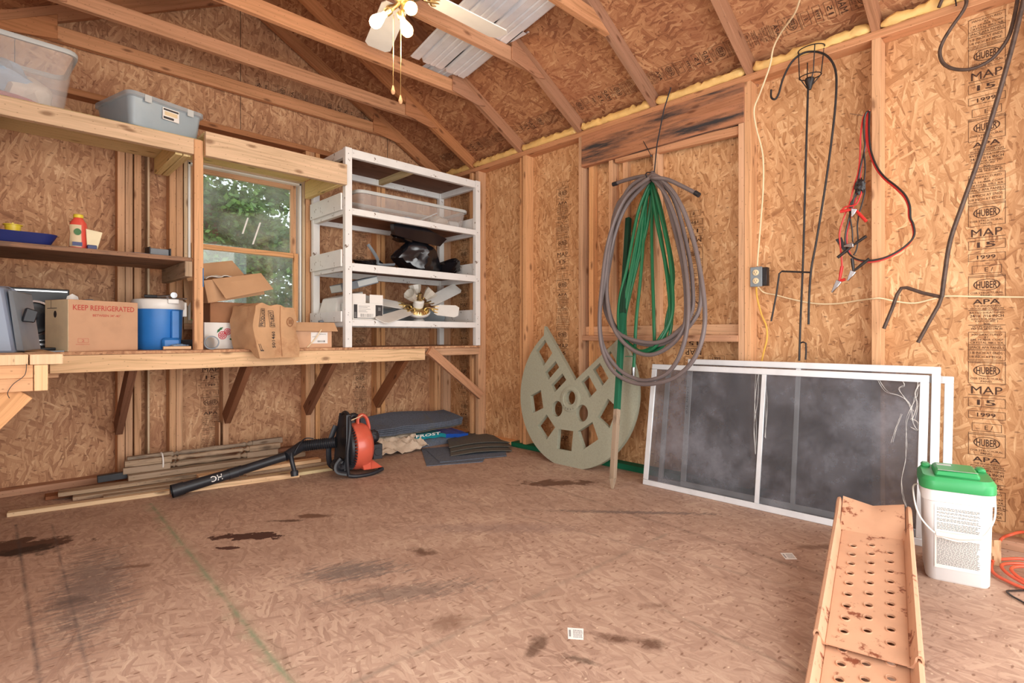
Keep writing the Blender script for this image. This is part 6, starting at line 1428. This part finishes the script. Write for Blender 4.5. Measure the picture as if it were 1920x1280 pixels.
b = MB(bt); b.hexa([(-.085, -.10, .424), (.085, -.10, .424), (.085, .09, .424), (-.085, .09, .424), (-.075, -.085, .447), (.075, -.085, .447), (.075, .08, .447), (-.075, .08, .447)]); t.add('lid_hatch', b, M_lidg, under=li, bevel=.006)
b = MB(bt)
for sx in (-1, 1): b.box(sx*.105-.018, sx*.105+.018, .06, .115, .42, .44)
t.add('lid_tab', b, M_lidg, under=li, bevel=.006)
b = MB(bt); b.box(-.07, .075, -.0865, -.08, .4472, .4477); b.box(-.065, -.01, .02, .05, .4472, .4477); t.add('lid_scuff', b, M_rim, under=li)
fyf = lambda z: -(BD/2+.009*(z/.325))-.0004-.0035
for (z0, z1) in ((.20, .315), (.055, .19)):
    b = MB(bt); b.add([(-.085, fyf(z0)+.002, z0), (.085, fyf(z0)+.002, z0), (.085, fyf(z1)+.002, z1), (-.085, fyf(z1)+.002, z1)], [(0, 1, 2, 3)]); lb = t.add('text_label', b, M_label)
    b = MB(bt); z_ = z1-.014; R2 = random.Random(int(z0*1000))
    while z_ > z0+.012:
        x_ = -.077
        while x_ < .075:
            w_ = R2.uniform(.004, .014)
            if x_+w_ > .077: break
            b.add([(x_, fyf(z_)+.0008, z_), (x_+w_, fyf(z_)+.0008, z_), (x_+w_, fyf(z_)+.0008, z_+.0017), (x_, fyf(z_)+.0008, z_+.0017)], [(0, 1, 2, 3)]); x_ += w_+.002
        z_ -= .0042 if R2.random() > .12 else .009
    t.add('small_print', b, M_print, under=lb, smooth=0, kind='stuff')
Lp, Rp = bt @ V((-.142, 0, .36)), bt @ V((.142, 0, .36))
lo = [PL(a, c, bt @ V((0, -.16, .2)), bt.to_3x3() @ V((0, -1, 0))) for a, c in ((1722, 962), (1755, 1000), (1800, 1015), (1840, 1008), (1864, 975))]
b = MB(); b.tube(catmull([Lp, PL(1712, 915, bt @ V((-.142, -.05, .3)), FW)]+lo+[PL(1866, 935, bt @ V((.145, -.05, .3)), FW), Rp], 6), .0028, 8); hd = t.add('handle', b, M_wplas)
b = MB(); b.tube([lo[1], lo[1].lerp(lo[3], .5)-V((0, 0, .006)), lo[3]], .0085, 10); t.add('handle_grip', b, M_wplas, under=hd); t.done()

# ---- two nested steel ramps
R0, R1 = V((-1.40, -3.765, 0)), V((-.572, -3.60, 0)); dR = (R1-R0).normalized(); wR = V((dR.y, -dR.x, 0))
def ramp(label, along, z_near, z_far, L, first):
    """along: distance of the near end from the frame-bottom point; profile across the width with rolled side rails"""
    t = Thing('car_ramp', label, 'ramp', )
    slope = V((dR.x*math.cos(0), dR.y, 0)); p_near = R0+dR*along+V((0, 0, z_near)); p_far = R0+dR*(along+L)+V((0, 0, z_far)); ax = (p_far-p_near).normalized(); up_ = wR.cross(ax); up_ = up_ if up_.z > 0 else -up_
    W = .226; LL = (p_far-p_near).length; bedL = LL-.19
    hl = []
    for c in (-1, 0, 1):
        s_ = .07
        while s_ < bedL-.04:
            q = [(c*.054+.0105*math.cos(2*math.pi*k/14), s_+(.03 if c == 0 else 0)+.011*math.sin(2*math.pi*k/14)) for k in range(14)]
            if s_+.03 < bedL-.02: hl.append((c, s_, q))
            s_ += .0625
    b = MB(); b.plate([(-W/2+.02, 0), (W/2-.02, 0), (W/2-.02, bedL), (-W/2+.02, bedL)], [q for _, _, q in hl], .004, p_near+up_*.012, wR, ax)
    Ub = b
    for _, s_, q in hl:
        c_ = (sum(a for a, _2 in q)/14, sum(c2 for _2, c2 in q)/14); o = p_near+up_*.012+wR*c_[0]+ax*c_[1]; b.lathe(o, up_, [(.0135, -.003), (.0120, .0035), (.0108, .003), (.0115, -.004)], 14, cap=False)
    t.add('bed', b, M_ramp, smooth=30)
    b = MB(); lip = ax*1.0+up_*.0
    ups = (ax*math.cos(.30)+up_*math.sin(.30))
    b.grid(lambda u_, v_: p_near+up_*.012+ax*bedL+wR*((u_-.5)*(W-.026))+(ax*v_*.19+up_*(.028*math.sin(v_*math.pi*.5)+.012*v_*v_*abs(u_-.5)*4)), 14, 10, up_*.004); t.add('top_lip', b, M_ramp)
    if not first:
        for sg in (-1, 1):
            q = p_far-ax*.12+wR*sg*W*.42; b = MB(); b.beam((q.x, q.y, .001), (q.x, q.y, q.z), .03, .006); t.add('support_leg', b, M_ramp)
    for sg in (-1, 1):
        prof = [(W/2-.04, .012), (W/2-.028, .014), (W/2-.018, .03), (W/2-.014, .05), (W/2-.004, .06), (W/2+.010, .056), (W/2+.016, .042), (W/2+.014, .026), (W/2+.008, .026), (W/2+.008, .042), (W/2+.002, .05), (W/2-.006, .05), (W/2-.01, .03), (W/2-.02, .008), (W/2-.04, .008)]
        vs_ = []; st_ = [0, LL*.5, LL-.12, LL-.04, LL]; lift = [0, 0, .0, .016, .012]
        for s_, lf in zip(st_, lift):
            for (a, c) in prof: vs_.append(p_near+ax*s_+wR*sg*(W/2+(a-W/2)*.62)+up_*(c*.78+lf))
        n = len(prof); fs = [(i*n+k, i*n+(k+1) % n, (i+1)*n+(k+1) % n, (i+1)*n+k) if sg > 0 else (i*n+k, (i+1)*n+k, (i+1)*n+(k+1) % n, i*n+(k+1) % n) for i in range(4) for k in range(n)]+[tuple(range(n)), tuple(4*n+k for k in range(n))[::-1]]
        b = MB(); b.add(vs_, fs); t.add('side_rail', b, M_ramp, smooth=50)
    t.done()
ramp('upper tan steel car ramp with punched holes, nested in the lower ramp', -.03, .052, .195, .86, True)
ramp('lower tan steel car ramp beneath the upper one, nearest the camera', -.27, .002, .140, .98, False)

# ---- orange cord, black cord, torn card at the bucket
def fz(a, c, z): p = Z(a, c, z); return p
b = MB(); pts = [fz(1858, 1052, .02), fz(1880, 1048, .02), fz(1930, 1050, .02), fz(1990, 1080, .02), fz(1985, 1110, .018), fz(1930, 1104, .012), fz(1895, 1092, .012), fz(1860, 1070, .012), fz(1866, 1040, .02), fz(1876, 1012, .045), fz(1895, 1002, .07), fz(1925, 998, .075), fz(1975, 1020, .05), fz(1990, 1060, .03), fz(1950, 1100, .024), fz(1905, 1085, .024), fz(1880, 1066, .024), fz(1884, 1057, .03), fz(1925, 1058, .03), fz(1960, 1075, .03), fz(1940, 1095, .03), fz(1912, 1083, .03), fz(1896, 1068, .03), fz(1905, 1062, .034), fz(1935, 1064, .034), fz(1960, 1085, .03)]
b.tube(catmull(pts, 6), .0058, 8); single('extension_cord', b, M_orcord, 'orange extension cord coiled on the floor at the right edge', 'extension cord')
b = MB(); b.tube(catmull([fz(1930, 1106, .005), fz(1900, 1107, .005), fz(1888, 1108, .005), fz(1896, 1116, .005), fz(1912, 1125, .005), fz(1930, 1135, .005)], 5), .0035, 6); single('power_lead', b, M_blkc, 'thin black electric lead on the floor below the orange cord', 'electric lead')
b = MB(); q = fz(1856, 1060, .0); b.grid(lambda u_, v_: (q.x+.02*u_+.01*noise.noise(V((u_*4, v_*4, 0))), q.y-.03*u_, .002+.10*v_), 6, 8, (.002, .002, 0)); single('torn_cardboard', b, M_card, 'torn strip of cardboard standing at the right side of the bucket', 'cardboard')

# ---- stickers on the floor
def sticker(cx_, cy_, pts_, label):
    P_ = [fz(a, c, .0006) for a, c in pts_]; t = Thing('paper_sticker', label, 'sticker')
    b = MB(); b.add(P_+[p-V((0, 0, .0004)) for p in P_], [(0, 1, 2, 3), (7, 6, 5, 4), (0, 4, 5, 1), (1, 5, 6, 2), (2, 6, 7, 3), (3, 7, 4, 0)]); i_ = t.add('paper', b, M_label, smooth=0)
    def L(u_, v_): return P_[3].lerp(P_[2], u_).lerp(P_[0].lerp(P_[1], u_), v_)+V((0, 0, .0003))
    b = MB(); R3 = random.Random(cx_)
    for r_ in range(6):
        u_ = .35
        while u_ < .9:
            w_ = R3.uniform(.03, .1); b.add([L(u_, .15+.12*r_), L(min(.93, u_+w_), .15+.12*r_), L(min(.93, u_+w_), .22+.12*r_), L(u_, .22+.12*r_)], [(0, 1, 2, 3)]); u_ += w_+.03
    t.add('printed_block', MB().add([L(.08, .2), L(.2, .2), L(.2, .8), L(.08, .8)], [(0, 1, 2, 3)]), M_grey_print, smooth=0); t.add('print', b, M_grey_print, smooth=0); t.done()
sticker(1079, 1187, ((1064, 1176), (1094, 1178), (1094, 1199), (1065, 1197)), 'small white printed sticker on the floor near the middle of the foreground')
sticker(1478, 1041, ((1463, 1036), (1485, 1036), (1495, 1048), (1473, 1048)), 'small white printed sticker on the floor between the screens and the ramp')
